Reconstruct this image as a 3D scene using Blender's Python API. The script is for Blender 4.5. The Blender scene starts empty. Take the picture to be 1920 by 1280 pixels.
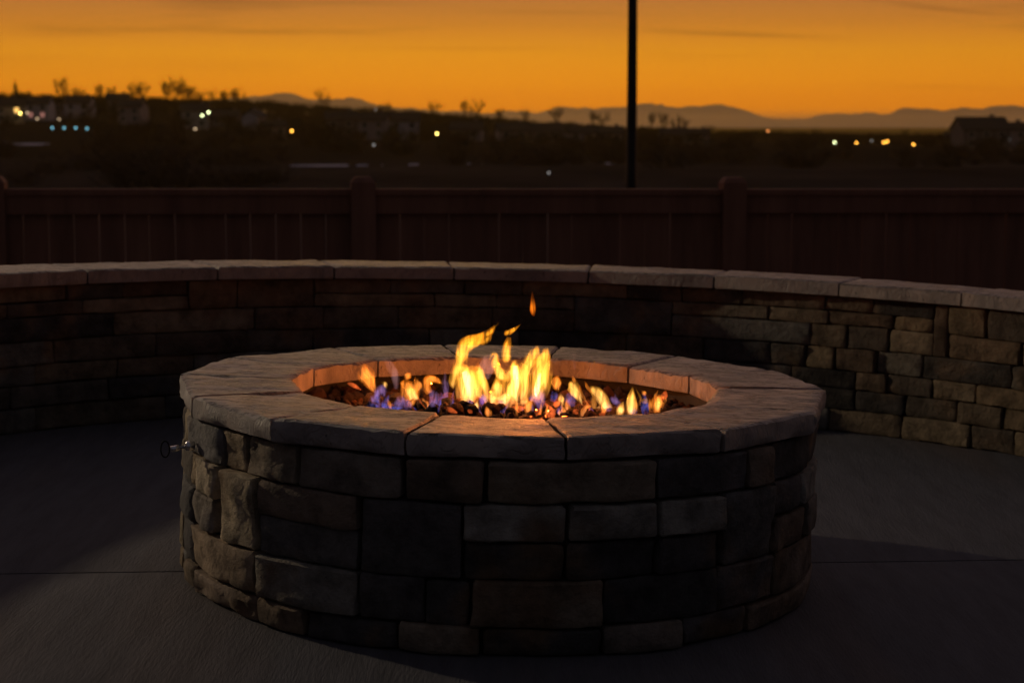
import bpy, bmesh, math, random
import numpy as np
from mathutils import Vector, Matrix, noise

random.seed(7)
SC = bpy.context.scene
COL = SC.collection
PI = math.pi
rad = math.radians

# ------------------------------------------------------------------ camera
F = 3400.0                      # focal length in pixels of the 1920 px wide photograph
PITCH = 0.1186
HC = 1.0                        # eye height above the patio
ROLL = 0.0273                   # the patio falls to the right by about 1.5 degrees
cam_d = bpy.data.cameras.new('camera')
cam = bpy.data.objects.new('camera', cam_d)
COL.objects.link(cam)
SC.camera = cam
cam_d.sensor_width = 36.0
cam_d.lens = F * 36.0 / 1920.0
cam.location = (0, 0, HC)
cam.rotation_euler = (PI / 2 - PITCH, 0, 0)
cam_d.clip_start = 0.05
cam_d.clip_end = 30000
cam_d.dof.use_dof = True
cam_d.dof.focus_distance = 3.7
cam_d.dof.aperture_fstop = 6.6

# ------------------------------------------------------------------ sky
world = bpy.data.worlds.new('World')
SC.world = world
world.use_nodes = True
nt = world.node_tree
nt.nodes.clear()


def N(tree, typ, **kw):
    n = tree.nodes.new(typ)
    for k, v in kw.items():
        setattr(n, k, v)
    return n


def ramp(tree, stops, interp='LINEAR'):
    n = tree.nodes.new('ShaderNodeValToRGB')
    cr = n.color_ramp
    cr.interpolation = interp
    while len(cr.elements) > 1:
        cr.elements.remove(cr.elements[0])
    cr.elements[0].position = stops[0][0]
    cr.elements[0].color = (*stops[0][1], 1)
    for p, c in stops[1:]:
        e = cr.elements.new(p)
        e.color = (*c, 1)
    return n


def mth(tree, op, a, b=None, c=None, clamp=False):
    n = tree.nodes.new('ShaderNodeMath')
    n.operation = op
    n.use_clamp = clamp
    for i, v in enumerate((a, b, c)):
        if v is None:
            continue
        if isinstance(v, (int, float)):
            n.inputs[i].default_value = v
        else:
            tree.links.new(v, n.inputs[i])
    return n.outputs[0]


def mixc(tree, fac, a, b, blend='MIX'):
    n = tree.nodes.new('ShaderNodeMix')
    n.data_type = 'RGBA'
    n.blend_type = blend
    for sock, v in ((n.inputs[0], fac), (n.inputs[6], a), (n.inputs[7], b)):
        if isinstance(v, (int, float)):
            sock.default_value = v
        elif isinstance(v, tuple):
            sock.default_value = (*v, 1)
        else:
            tree.links.new(v, sock)
    return n.outputs[2]


SKY_GAIN = 1.0
tc = N(nt, 'ShaderNodeTexCoord')
sep = N(nt, 'ShaderNodeSeparateXYZ')
nt.links.new(tc.outputs['Generated'], sep.inputs[0])
elev = mth(nt, 'ADD', mth(nt, 'MULTIPLY', sep.outputs[2], 0.5), 0.5)      # -1..1 -> 0..1
e0 = lambda z: 0.5 + 0.5 * z
west = ramp(nt, [(e0(-1), (.03, .02, .015)), (e0(-.03), (.80, .20, .0)), (e0(.000), (1.30, .33, .0)), (e0(.014), (1.42, .37, .0)),
                 (e0(.0245), (1.50, .46, .0)), (e0(.039), (1.38, .48, .004)), (e0(.054), (.84, .275, .025)), (e0(.070), (.53, .185, .052)),
                 (e0(.14), (.50, .26, .19)), (e0(.28), (.50, .33, .30)), (e0(.5), (.27, .20, .21)), (e0(1), (.046, .044, .056))])
east = ramp(nt, [(e0(-1), (.006, .006, .006)), (e0(0), (.026, .0265, .031)), (e0(.2), (.034, .034, .041)), (e0(1), (.046, .044, .056))])
nt.links.new(elev, west.inputs[0])
nt.links.new(elev, east.inputs[0])
hx = mth(nt, 'MULTIPLY', sep.outputs[1], 1.0)
azf = N(nt, 'ShaderNodeMapRange', interpolation_type='SMOOTHSTEP')
nt.links.new(hx, azf.inputs[0])
azf.inputs[1].default_value = 0.05
azf.inputs[2].default_value = 0.97
base = mixc(nt, azf.outputs[0], east.outputs[0], west.outputs[0])
# thin streaks of high cloud, darker and browner than the glow
mp = N(nt, 'ShaderNodeMapping')
nt.links.new(tc.outputs['Generated'], mp.inputs[0])
mp.inputs['Scale'].default_value = (5.5, 5.5, 95)
mp.inputs['Rotation'].default_value = (0, rad(1.2), 0)
nz = N(nt, 'ShaderNodeTexNoise')
nt.links.new(mp.outputs[0], nz.inputs[0])
nz.inputs['Scale'].default_value = 1.0
nz.inputs['Detail'].default_value = 5
nz.inputs['Roughness'].default_value = 0.55
cl = N(nt, 'ShaderNodeMapRange', interpolation_type='SMOOTHSTEP')
nt.links.new(nz.outputs[0], cl.inputs[0])
cl.inputs[1].default_value = 0.50
cl.inputs[2].default_value = 0.70
hi = N(nt, 'ShaderNodeMapRange', interpolation_type='SMOOTHSTEP')
nt.links.new(sep.outputs[2], hi.inputs[0])
hi.inputs[1].default_value = 0.02
hi.inputs[2].default_value = 0.06
cfac = mth(nt, 'MULTIPLY', mth(nt, 'MULTIPLY', cl.outputs[0], hi.outputs[0]), 0.9)
# a few long streaks: (x/y azimuth, height, half length, half thickness, strength)
azi = mth(nt, 'DIVIDE', sep.outputs[0], mth(nt, 'MAXIMUM', sep.outputs[1], .05))
wob = mth(nt, 'MULTIPLY', mth(nt, 'SUBTRACT', nz.outputs[0], .5), .006)
for (a_, z_, la, lz, k_, tilt) in ((.122, .0485, .05, .0016, .75, -.05), (.02, .060, .05, .0012, .35, -.02), (-.10, .0655, .05, .0011, .6, .0), (.235, .061, .035, .0013, .7, -.10), (.26, .068, .03, .001, .5, -.05), (-.02, .0405, .07, .0010, .3, .0), (.09, .0375, .06, .0010, .25, -.01), (.24, .0195, .05, .0012, .3, -.02)):
    da = mth(nt, 'SUBTRACT', azi, a_)
    dz = mth(nt, 'ADD', mth(nt, 'SUBTRACT', mth(nt, 'SUBTRACT', sep.outputs[2], z_), mth(nt, 'MULTIPLY', da, tilt)), wob)
    q_ = mth(nt, 'ADD', mth(nt, 'POWER', mth(nt, 'ABSOLUTE', mth(nt, 'DIVIDE', da, la)), 2.0), mth(nt, 'POWER', mth(nt, 'ABSOLUTE', mth(nt, 'DIVIDE', dz, lz)), 2.0))
    g_ = mth(nt, 'MULTIPLY', mth(nt, 'EXPONENT', mth(nt, 'MULTIPLY', q_, -1.0)), k_)
    cfac = mth(nt, 'MAXIMUM', cfac, mth(nt, 'MULTIPLY', g_, mth(nt, 'GREATER_THAN', sep.outputs[1], 0.0)))
sky = mixc(nt, cfac, base, (.55, .50, .66), 'MULTIPLY')
bg = N(nt, 'ShaderNodeBackground')
nt.links.new(sky, bg.inputs[0])
bg.inputs[1].default_value = SKY_GAIN
wo = N(nt, 'ShaderNodeOutputWorld')
nt.links.new(bg.outputs[0], wo.inputs[0])

# ------------------------------------------------------------------ the sun has just set ahead: only its afterglow is left
sd = bpy.data.lights.new('sun', 'SUN')
sd.energy = 0.20
sd.angle = rad(12)
sd.color = (1.0, .53, .07)
sun = bpy.data.objects.new('sun', sd)
COL.objects.link(sun)
SUN_EL = rad(2.0)
sdir = Vector((0.05, -math.cos(SUN_EL), -math.sin(SUN_EL)))
sun.rotation_euler = sdir.to_track_quat('-Z', 'Y').to_euler()
sun.location = (0, 40, 10)

# flood lamp on a post left of the seat wall, whose light and shadows cross the patio
LAMP_AT = Vector((-5.1, 6.95, 2.2))
LAMP_TO = Vector((.6, 4.8, .1))
fd = bpy.data.lights.new('flood_light', 'SPOT')
fd.energy = 370
fd.color = (1.0, .80, .54)
fd.spot_size = rad(84)
fd.spot_blend = .35
fd.shadow_soft_size = .07
flood = bpy.data.objects.new('flood_light', fd)
COL.objects.link(flood)
flood.location = LAMP_AT
flood.rotation_euler = (LAMP_TO - LAMP_AT).to_track_quat('-Z', 'Y').to_euler()

SC.view_settings.view_transform = 'Standard'
SC.view_settings.look = 'None'
SC.view_settings.exposure = 0
SC.view_settings.gamma = 1
SC.view_settings.use_curve_mapping = False
SC.cycles.use_denoising = True
SC.cycles.max_bounces = 6
SC.cycles.diffuse_bounces = 3
SC.cycles.volume_bounces = 1
SC.cycles.transparent_max_bounces = 16
SC.cycles.sample_clamp_indirect = 4
SC.cycles.volume_step_rate = 1.0

# ------------------------------------------------------------------ helpers
cp, sp = math.cos(PITCH), math.sin(PITCH)
cr, sr = math.cos(ROLL), math.sin(ROLL)
PATIO = Matrix.Translation((0, 0, HC)) @ Matrix.Rotation(ROLL, 4, 'Y') @ Matrix.Translation((0, 0, -HC))


def at(px, py, Y):
    """world point on the sight line of a photo pixel at distance Y"""
    a, b = (px - 960) / F, (640 - py) / F
    t = Y / (cp + sp * b)
    return Vector((a * t, Y, HC + (-sp + cp * b) * t))


def at_patio(px, py, Y):
    """the same in the patio's own tilted frame"""
    a, b = (px - 960) / F, (640 - py) / F
    y, z2 = cp + sp * b, -sp + cp * b
    x, z = cr * a - sr * z2, sr * a + cr * z2
    t = Y / y
    return Vector((x * t, Y, HC + z * t))


def proj_patio(v):
    x, y, z = v[0], v[1], v[2] - HC
    x2, z2 = cr * x + sr * z, -sr * x + cr * z
    d = cp * y - sp * z2
    u = sp * y + cp * z2
    return 960 + F * x2 / d, 640 - F * u / d


def obj(name, me, m=None, parent=None, loc=None):
    o = bpy.data.objects.new(name, me)
    COL.objects.link(o)
    if m is not None and me is not None and not me.materials:
        me.materials.append(m)
    if parent is not None:
        o.parent = parent
    if loc is not None:
        o.location = loc
    return o


def mesh(name, vs, fs, smooth=False, sharp=0):
    me = bpy.data.meshes.new(name)
    me.from_pydata([tuple(v) for v in vs], [], fs)
    bm = bmesh.new()
    bm.from_mesh(me)
    bmesh.ops.recalc_face_normals(bm, faces=bm.faces)
    bm.to_mesh(me)
    bm.free()
    if smooth:
        me.polygons.foreach_set('use_smooth', [True] * len(me.polygons))
        if sharp:
            me.set_sharp_from_angle(angle=rad(sharp))
    return me


def tag(o, label=None, cat=None, group=None, kind=None):
    if label:
        o['label'] = label
    if cat:
        o['category'] = cat
    if group:
        o['group'] = group
    if kind:
        o['kind'] = kind
    return o


def thing(name, label, cat, mat=None, group=None):
    o = bpy.data.objects.new(name, None)
    COL.objects.link(o)
    o.empty_display_size = 0.1
    if mat is not None:
        o.matrix_world = mat
    return tag(o, label, cat, group)


class MB:
    """collects boxes, tubes and loose polygons for one mesh"""
    def __init__(s):
        s.v, s.f = [], []

    def poly(s, vs, fs):
        n = len(s.v)
        s.v += [tuple(p) for p in vs]
        s.f += [tuple(i + n for i in f) for f in fs]

    def box(s, c, d, M=None, ch=0.0):
        x, y, z = d[0] / 2, d[1] / 2, d[2] / 2
        vs = [Vector((a * x, b * y, e * z)) for e in (-1, 1) for a, b in ((-1, -1), (1, -1), (1, 1), (-1, 1))]
        if ch:
            for v in vs[4:]:
                pass
        vs = [(M @ v if M else v) + Vector(c) for v in vs]
        s.poly(vs, [(3, 2, 1, 0), (4, 5, 6, 7), (0, 1, 5, 4), (1, 2, 6, 5), (2, 3, 7, 6), (3, 0, 4, 7)])

    def tube(s, pts, rs, n=8, cap=True):
        rings = []
        for i, p in enumerate(pts):
            p = Vector(p)
            d = (Vector(pts[min(i + 1, len(pts) - 1)]) - Vector(pts[max(i - 1, 0)])).normalized()
            a = d.orthogonal().normalized() if i == 0 else (a - d * a.dot(d)).normalized()
            b = d.cross(a)
            r = rs[i] if isinstance(rs, (list, tuple)) else rs
            rings.append([p + (a * math.cos(2 * PI * k / n) + b * math.sin(2 * PI * k / n)) * r for k in range(n)])
        vs = [v for r in rings for v in r]
        fs = [(i * n + k, i * n + (k + 1) % n, (i + 1) * n + (k + 1) % n, (i + 1) * n + k) for i in range(len(pts) - 1) for k in range(n)]
        if cap:
            fs += [tuple(range(n - 1, -1, -1)), tuple((len(pts) - 1) * n + k for k in range(n))]
        s.poly(vs, fs)

    def build(s, name, m, parent=None, smooth=False):
        return obj(name, mesh(name, s.v, s.f, smooth), m, parent)


def fbm(p, seed=0.0, o=4):
    return noise.fractal(Vector(p) + Vector((seed * 17.3, seed * 5.1, seed * 9.7)), 1.0, 2.0, o)


# ------------------------------------------------------------------ materials
def new_mat(name):
    m = bpy.data.materials.new(name)
    m.use_nodes = True
    t = m.node_tree
    t.nodes.clear()
    out = t.nodes.new('ShaderNodeOutputMaterial')
    return m, t, out


def pbr(name, col, rough=.8, spec=.3, var=.35, scale=6.0, bump=.3, bscale=60.0, bdist=.004, stretch=(1, 1, 1), objcol=False, second=None, secscale=2.0, metallic=0.0):
    m, t, out = new_mat(name)
    b = t.nodes.new('ShaderNodeBsdfPrincipled')
    t.links.new(b.outputs[0], out.inputs[0])
    tcn = t.nodes.new('ShaderNodeTexCoord')
    mpn = t.nodes.new('ShaderNodeMapping')
    mpn.inputs['Scale'].default_value = stretch
    t.links.new(tcn.outputs['Object'], mpn.inputs[0])
    n1 = t.nodes.new('ShaderNodeTexNoise')
    n1.inputs['Scale'].default_value = scale
    n1.inputs['Detail'].default_value = 8
    n1.inputs['Roughness'].default_value = .65
    t.links.new(mpn.outputs[0], n1.inputs[0])
    k = ramp(t, [(.25, (1 - var,) * 3), (.5, (1, 1, 1)), (.78, (1 + var,) * 3)])
    t.links.new(n1.outputs[0], k.inputs[0])
    if objcol:
        oi = t.nodes.new('ShaderNodeObjectInfo')
        basec = oi.outputs['Color']
    else:
        rgb = t.nodes.new('ShaderNodeRGB')
        rgb.outputs[0].default_value = (*col, 1)
        basec = rgb.outputs[0]
    if second is not None:
        n3 = t.nodes.new('ShaderNodeTexNoise')
        n3.inputs['Scale'].default_value = secscale
        n3.inputs['Detail'].default_value = 5
        t.links.new(mpn.outputs[0], n3.inputs[0])
        mr = t.nodes.new('ShaderNodeMapRange')
        mr.interpolation_type = 'SMOOTHSTEP'
        mr.inputs[1].default_value = .50
        mr.inputs[2].default_value = .68
        t.links.new(n3.outputs[0], mr.inputs[0])
        basec = mixc(t, mr.outputs[0], basec, second)
    c = mixc(t, 1.0, basec, k.outputs[0], 'MULTIPLY')
    t.links.new(c, b.inputs['Base Color'])
    b.inputs['Roughness'].default_value = rough
    b.inputs['Specular IOR Level'].default_value = spec
    b.inputs['Metallic'].default_value = metallic
    if bump:
        n2 = t.nodes.new('ShaderNodeTexNoise')
        n2.inputs['Scale'].default_value = bscale
        n2.inputs['Detail'].default_value = 9
        n2.inputs['Roughness'].default_value = .7
        t.links.new(mpn.outputs[0], n2.inputs[0])
        bp = t.nodes.new('ShaderNodeBump')
        bp.inputs['Strength'].default_value = bump
        bp.inputs['Distance'].default_value = bdist
        t.links.new(n2.outputs[0], bp.inputs['Height'])
        t.links.new(bp.outputs[0], b.inputs['Normal'])
    return m


def emit_mat(name, col, strength):
    m, t, out = new_mat(name)
    e = t.nodes.new('ShaderNodeEmission')
    e.inputs[0].default_value = (*col, 1)
    e.inputs[1].default_value = strength
    t.links.new(e.outputs[0], out.inputs[0])
    return m


M_STONE = pbr('ledge_stone', (.3, .25, .2), .85, .25, .75, 14, .95, 30, .022, objcol=True, second=(.19, .125, .078), secscale=5.0)
M_CORE = pbr('mortar_core', (.05, .045, .04), .95, .1, .3, 20, .3, 80, .004)
M_DARK = pbr('dark_mortar', (.014, .011, .010), .95, .05, .3, 20, .3, 80, .004)  # mortar colour darkened so the firelit cap joints still look like dark gaps
M_PATIO = pbr('broom_concrete', (.105, .102, .114), .9, .2, .28, 22, .65, 150, .008, stretch=(1, .14, 1), second=(.118, .099, .098), secscale=1.6)
M_FENCE = pbr('stained_cedar', (.275, .128, .084), .85, .15, .35, 7, .4, 50, .003, stretch=(1, 1, .12))
M_LAVA = pbr('lava_rock', (.07, .045, .036), .95, .15, .5, 40, .9, 120, .006, objcol=True)
M_METAL = pbr('chrome', (.75, .75, .76), .22, .5, .05, 30, 0, metallic=1.0)
M_IRON = pbr('dark_iron', (.010, .010, .010), .8, .1, .2, 30, .1, 80)
M_POLE = pbr('dark_painted_steel', (.012, .013, .015), .55, .3, .2, 8, .1, 40)
M_BARK = pbr('bark', (.045, .034, .028), .95, .1, .3, 3, 0)
M_TWIG = pbr('bare_twigs', (.072, .054, .045), .95, .1, .3, .3, 0)
M_NEEDLE = pbr('needles', (.02, .028, .016), .95, .1, .3, .6, 0)
M_ROOF = pbr('shingle_roof', (.055, .050, .05), .9, .2, .25, 1.5, 0)
M_PANE = pbr('dark_pane', (.03, .032, .038), .15, .6, .1, 1, 0)
M_SNOW = pbr('old_snow', (.42, .42, .52), .7, .3, .15, .08, 0)


def cap_mat(name, col):
    """cast stone with slate-like fissures running across the top"""
    m, t, out = new_mat(name)
    b = t.nodes.new('ShaderNodeBsdfPrincipled')
    t.links.new(b.outputs[0], out.inputs[0])
    tcn = t.nodes.new('ShaderNodeTexCoord')
    mpn = t.nodes.new('ShaderNodeMapping')
    mpn.inputs['Scale'].default_value = (1, 3.2, 1)
    t.links.new(tcn.outputs['Object'], mpn.inputs[0])

    def nn(scale, detail=8, rough=.6, dist=0.0):
        n = t.nodes.new('ShaderNodeTexNoise')
        n.inputs['Scale'].default_value = scale
        n.inputs['Detail'].default_value = detail
        n.inputs['Roughness'].default_value = rough
        n.inputs['Distortion'].default_value = dist
        t.links.new(mpn.outputs[0], n.inputs[0])
        return n.outputs[0]
    big = nn(5)
    ridge = mth(t, 'ADD', mth(t, 'MULTIPLY', nn(7, 6, .6, .8), .6), mth(t, 'MULTIPLY', nn(19, 6, .65, 1.2), .4))
    fis = mth(t, 'ABSOLUTE', mth(t, 'SUBTRACT', ridge, .5))
    line = t.nodes.new('ShaderNodeMapRange')
    line.interpolation_type = 'SMOOTHSTEP'
    t.links.new(fis, line.inputs[0])
    line.inputs[1].default_value = .0
    line.inputs[2].default_value = .05
    fine = nn(70, 9, .75)
    geo = t.nodes.new('ShaderNodeNewGeometry')
    gsep = t.nodes.new('ShaderNodeSeparateXYZ')
    t.links.new(geo.outputs['True Normal'], gsep.inputs[0])
    upm = t.nodes.new('ShaderNodeMapRange')
    t.links.new(gsep.outputs[2], upm.inputs[0])
    upm.inputs[1].default_value = .4
    upm.inputs[2].default_value = .8
    k = ramp(t, [(.3, (.55, .55, .57)), (.5, (1, 1, 1)), (.7, (1.34, 1.26, 1.18))])
    t.links.new(big, k.inputs[0])
    oi = t.nodes.new('ShaderNodeObjectInfo')
    c = mixc(t, 1.0, oi.outputs['Color'], k.outputs[0], 'MULTIPLY')
    c2 = mixc(t, mth(t, 'MULTIPLY', mth(t, 'MULTIPLY', mth(t, 'SUBTRACT', 1.0, line.outputs[0]), .95), upm.outputs[0]), c, (.06, .048, .04))
    pit = nn(45, 2, .5)
    pm = t.nodes.new('ShaderNodeMapRange')
    t.links.new(pit, pm.inputs[0])
    pm.inputs[1].default_value = .70
    pm.inputs[2].default_value = .74
    c3 = mixc(t, mth(t, 'MULTIPLY', pm.outputs[0], .7), c2, (.05, .04, .035))
    t.links.new(c3, b.inputs['Base Color'])
    b.inputs['Roughness'].default_value = .48
    b.inputs['Specular IOR Level'].default_value = .5
    h = mth(t, 'ADD', mth(t, 'MULTIPLY', line.outputs[0], .5), mth(t, 'MULTIPLY', fine, .9))
    h2 = mth(t, 'ADD', mth(t, 'MULTIPLY', h, mth(t, 'ADD', mth(t, 'MULTIPLY', upm.outputs[0], .7), .3)), mth(t, 'MULTIPLY', ridge, .8))
    bp = t.nodes.new('ShaderNodeBump')
    bp.inputs['Strength'].default_value = .75
    bp.inputs['Distance'].default_value = .018
    t.links.new(h2, bp.inputs['Height'])
    t.links.new(bp.outputs[0], b.inputs['Normal'])
    return m


M_CAP = cap_mat('cast_cap_stone', (.3, .26, .23))

# ------------------------------------------------------------------ terrain
S01 = lambda t: max(0.0, min(1.0, t))
sm = lambda a, b, v: (lambda t: t * t * (3 - 2 * t))(S01((v - a) / (b - a)))
HILL = [(-420, 13.5), (-198, 13.2), (-130, 12.0), (-100, 10.4), (-66, 8.2), (-40, 6.8), (-12, 5.0), (18, 2.4), (45, .5), (70, .2), (152, -1.8), (420, -2.6)]


def hill_amp(x):
    for (a, va), (b, vb) in zip(HILL, HILL[1:]):
        if x < b:
            t = S01((x - a) / (b - a))
            return va + (vb - va) * t
    return HILL[-1][1]


def ground_z(x, y):
    """height of the land (patio level is 0)"""
    z = -.22 - .55 * sm(7.6, 12, y) - 3.6 * sm(12, 130, y)
    amp = hill_amp(x * 700 / max(y, 300))
    z += amp * sm(320, 760, y)
    z -= 5 * sm(900, 2200, y)
    if y > 40:
        k = sm(40, 160, y)
        z += k * (noise.noise(Vector((x * .012, y * .012, 3.1))) * 1.1 + noise.noise(Vector((x * .05, y * .05, 7.7))) * .25)
    return z


ys = [-30, -15, -6, 0, 3, 6, 8, 9, 10, 11, 12, 14, 17, 20, 25, 30, 36] + list(np.arange(44, 300, 9)) + list(np.arange(300, 900, 16)) + [950, 1050, 1200, 1500, 2000, 2600, 3600, 5200, 9900]
nx = 90
gv, gf = [], []
for y in ys:
    half = 14 + max(y, 0) * .9
    for i in range(nx):
        x = -half + 2 * half * i / (nx - 1)
        gv.append((x, y, ground_z(x, y)))
for j in range(len(ys) - 1):
    for i in range(nx - 1):
        a = j * nx + i
        gf.append((a, a + 1, a + nx + 1, a + nx))
M_FIELD = pbr('dry_field', (.060, .046, .040), 1.0, .0, .6, .05, .4, 1.5, .3, stretch=(1, .35, 1), second=(.034, .031, .030), secscale=.02)
ft = M_FIELD.node_tree
fb = [n for n in ft.nodes if n.type == 'BSDF_PRINCIPLED'][0]
old_c = fb.inputs['Base Color'].links[0].from_socket
fgeo = ft.nodes.new('ShaderNodeNewGeometry')
fsep = ft.nodes.new('ShaderNodeSeparateXYZ')
ft.links.new(fgeo.outputs['Position'], fsep.inputs[0])
fmr = ft.nodes.new('ShaderNodeMapRange')
fmr.interpolation_type = 'SMOOTHSTEP'
fmr.inputs[1].default_value = 255
fmr.inputs[2].default_value = 330
ft.links.new(fsep.outputs[1], fmr.inputs[0])
ft.links.new(mixc(ft, fmr.outputs[0], old_c, (.034, .027, .023)), fb.inputs['Base Color'])
fm2 = ft.nodes.new('ShaderNodeMapRange')
fm2.interpolation_type = 'SMOOTHSTEP'
fm2.inputs[1].default_value = 150
fm2.inputs[2].default_value = 95
ft.links.new(fsep.outputs[1], fm2.inputs[0])
cur = fb.inputs['Base Color'].links[0].from_socket
ft.links.new(mixc(ft, fm2.outputs[0], cur, (.17, .120, .098)), fb.inputs['Base Color'])
tag(obj('ground', mesh('ground', gv, gf, True), M_FIELD), kind='structure')

# distant mountains
RIDGE = [(-900, 190), (-500, 178), (0, 186), (250, 190), (420, 186), (470, 182), (520, 176), (547, 177), (580, 186), (627, 186), (655, 185), (680, 187), (703, 197), (773, 204), (850, 209),
         (923, 212), (957, 209), (1003, 213), (1023, 207), (1047, 202), (1090, 203), (1140, 202), (1177, 200), (1217, 192), (1247, 198), (1280, 202), (1293, 197),
         (1323, 200), (1343, 195), (1367, 200), (1390, 206), (1423, 218), (1453, 223), (1487, 224), (1527, 220), (1560, 213), (1593, 212), (1633, 213),
         (1667, 214), (1690, 205), (1713, 203), (1747, 204), (1763, 209), (1807, 203), (1840, 204), (1880, 199), (1903, 199), (1940, 203), (2100, 196), (2400, 206), (2900, 200)]
MD = 8000.0
mv, mf = [], []
xs = np.linspace(-900, 2900, 420)
rp = np.interp(xs, [r[0] for r in RIDGE], [r[1] for r in RIDGE])
rows = 11
for j in range(rows):
    t = j / (rows - 1)
    if t <= .7:
        y = MD - 1700 * (1 - t / .7)
        g = (t / .7) ** 1.25
    else:
        y = MD + 1300 * (t - .7) / .3
        g = 1 - .5 * (t - .7) / .3
    for i, px in enumerate(xs):
        top = at(px, rp[i], MD)
        x = top.x * (y / MD) if t > .7 else top.x
        zb = -9
        spur = noise.noise(Vector((x * .0042, 4.2, 0))) * .5 + noise.noise(Vector((x * .011, 9.2, y * .0015))) * .3
        gg = max(0, g + (spur * .5 * math.sin(PI * S01(g)) if t < .7 else 0))
        z = zb + (top.z - zb) * gg
        if abs(t - .7) < .01:
            z += noise.noise(Vector((x * .012, 1.1, 0))) * 9 + abs(noise.noise(Vector((x * .026, 5.1, 0)))) * -16 + 4 + noise.noise(Vector((x * .07, 2.1, 0))) * 4
        mv.append((x, y, z))
for j in range(rows - 1):
    for i in range(len(xs) - 1):
        a = j * len(xs) + i
        mf.append((a, a + 1, a + len(xs) + 1, a + len(xs)))
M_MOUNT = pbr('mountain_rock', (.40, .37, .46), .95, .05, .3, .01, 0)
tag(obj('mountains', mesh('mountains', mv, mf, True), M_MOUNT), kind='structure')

# ------------------------------------------------------------------ patio
C0 = PATIO
JA, JB = Vector((-1.094, 3.884)), Vector((1.261, 4.278))
jd = (JB - JA).normalized()
jn = Vector((-jd.y, jd.x))
patio = tag(thing('patio', None, None, C0), kind='structure')


def slab(name, s0, s1, t0, t1, z=0.0, th=.12):
    nu, nv = 24, 24
    vs, fs = [], []
    for j in range(nv + 1):
        for i in range(nu + 1):
            s = s0 + (s1 - s0) * i / nu
            t = t0 + (t1 - t0) * j / nv
            e = min(s - s0, s1 - s, t - t0, t1 - t)
            p = JA + jd * s + jn * t
            vs.append((p.x, p.y, z + (-.005 if e < 1e-6 else 0)))
    for j in range(nv):
        for i in range(nu):
            a = j * (nu + 1) + i
            fs.append((a, a + 1, a + nu + 2, a + nu + 1))
    ring = [i for i in range(nu + 1)] + [(j + 1) * (nu + 1) - 1 for j in range(1, nv + 1)] + [nv * (nu + 1) + i for i in range(nu - 1, -1, -1)] + [j * (nu + 1) for j in range(nv - 1, 0, -1)]
    b = len(vs)
    vs += [(vs[k][0], vs[k][1], z - th) for k in ring]
    for k in range(len(ring)):
        k2 = (k + 1) % len(ring)
        fs.append((ring[k], ring[k2], b + k2, b + k))
    me = mesh(name, vs, fs)
    return obj(name, me, M_PATIO, patio)


slab('slab', -2.6, 5.2, -5.0, -.004)
slab('slab', -2.6, 5.2, .004, 3.4)
g = MB()
g.box((0.1, 2.6, -.16), (7.6, 9.2, .05))
g.build('gravel_base', M_CORE, patio)

# ------------------------------------------------------------------ stone masonry on a cylinder
PIT = Vector((-.009, 4.037, 0))
WALL = Vector((.090, 4.181, 0))


def theta_of(px, c, R, z, far):
    """angle on a cylinder (centre c) whose point shows at photo column px"""
    best = None
    rng = (rad(20), rad(160)) if far else (rad(182), rad(358))
    lo, hi = rng
    s = 1 if not far else -1
    for _ in range(40):
        m_ = (lo + hi) / 2
        x = proj_patio((c.x + R * math.cos(m_), c.y + R * math.sin(m_), z))[0]
        if (x < px) == (s > 0):
            lo = m_
        else:
            hi = m_
    return (lo + hi) / 2


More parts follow.
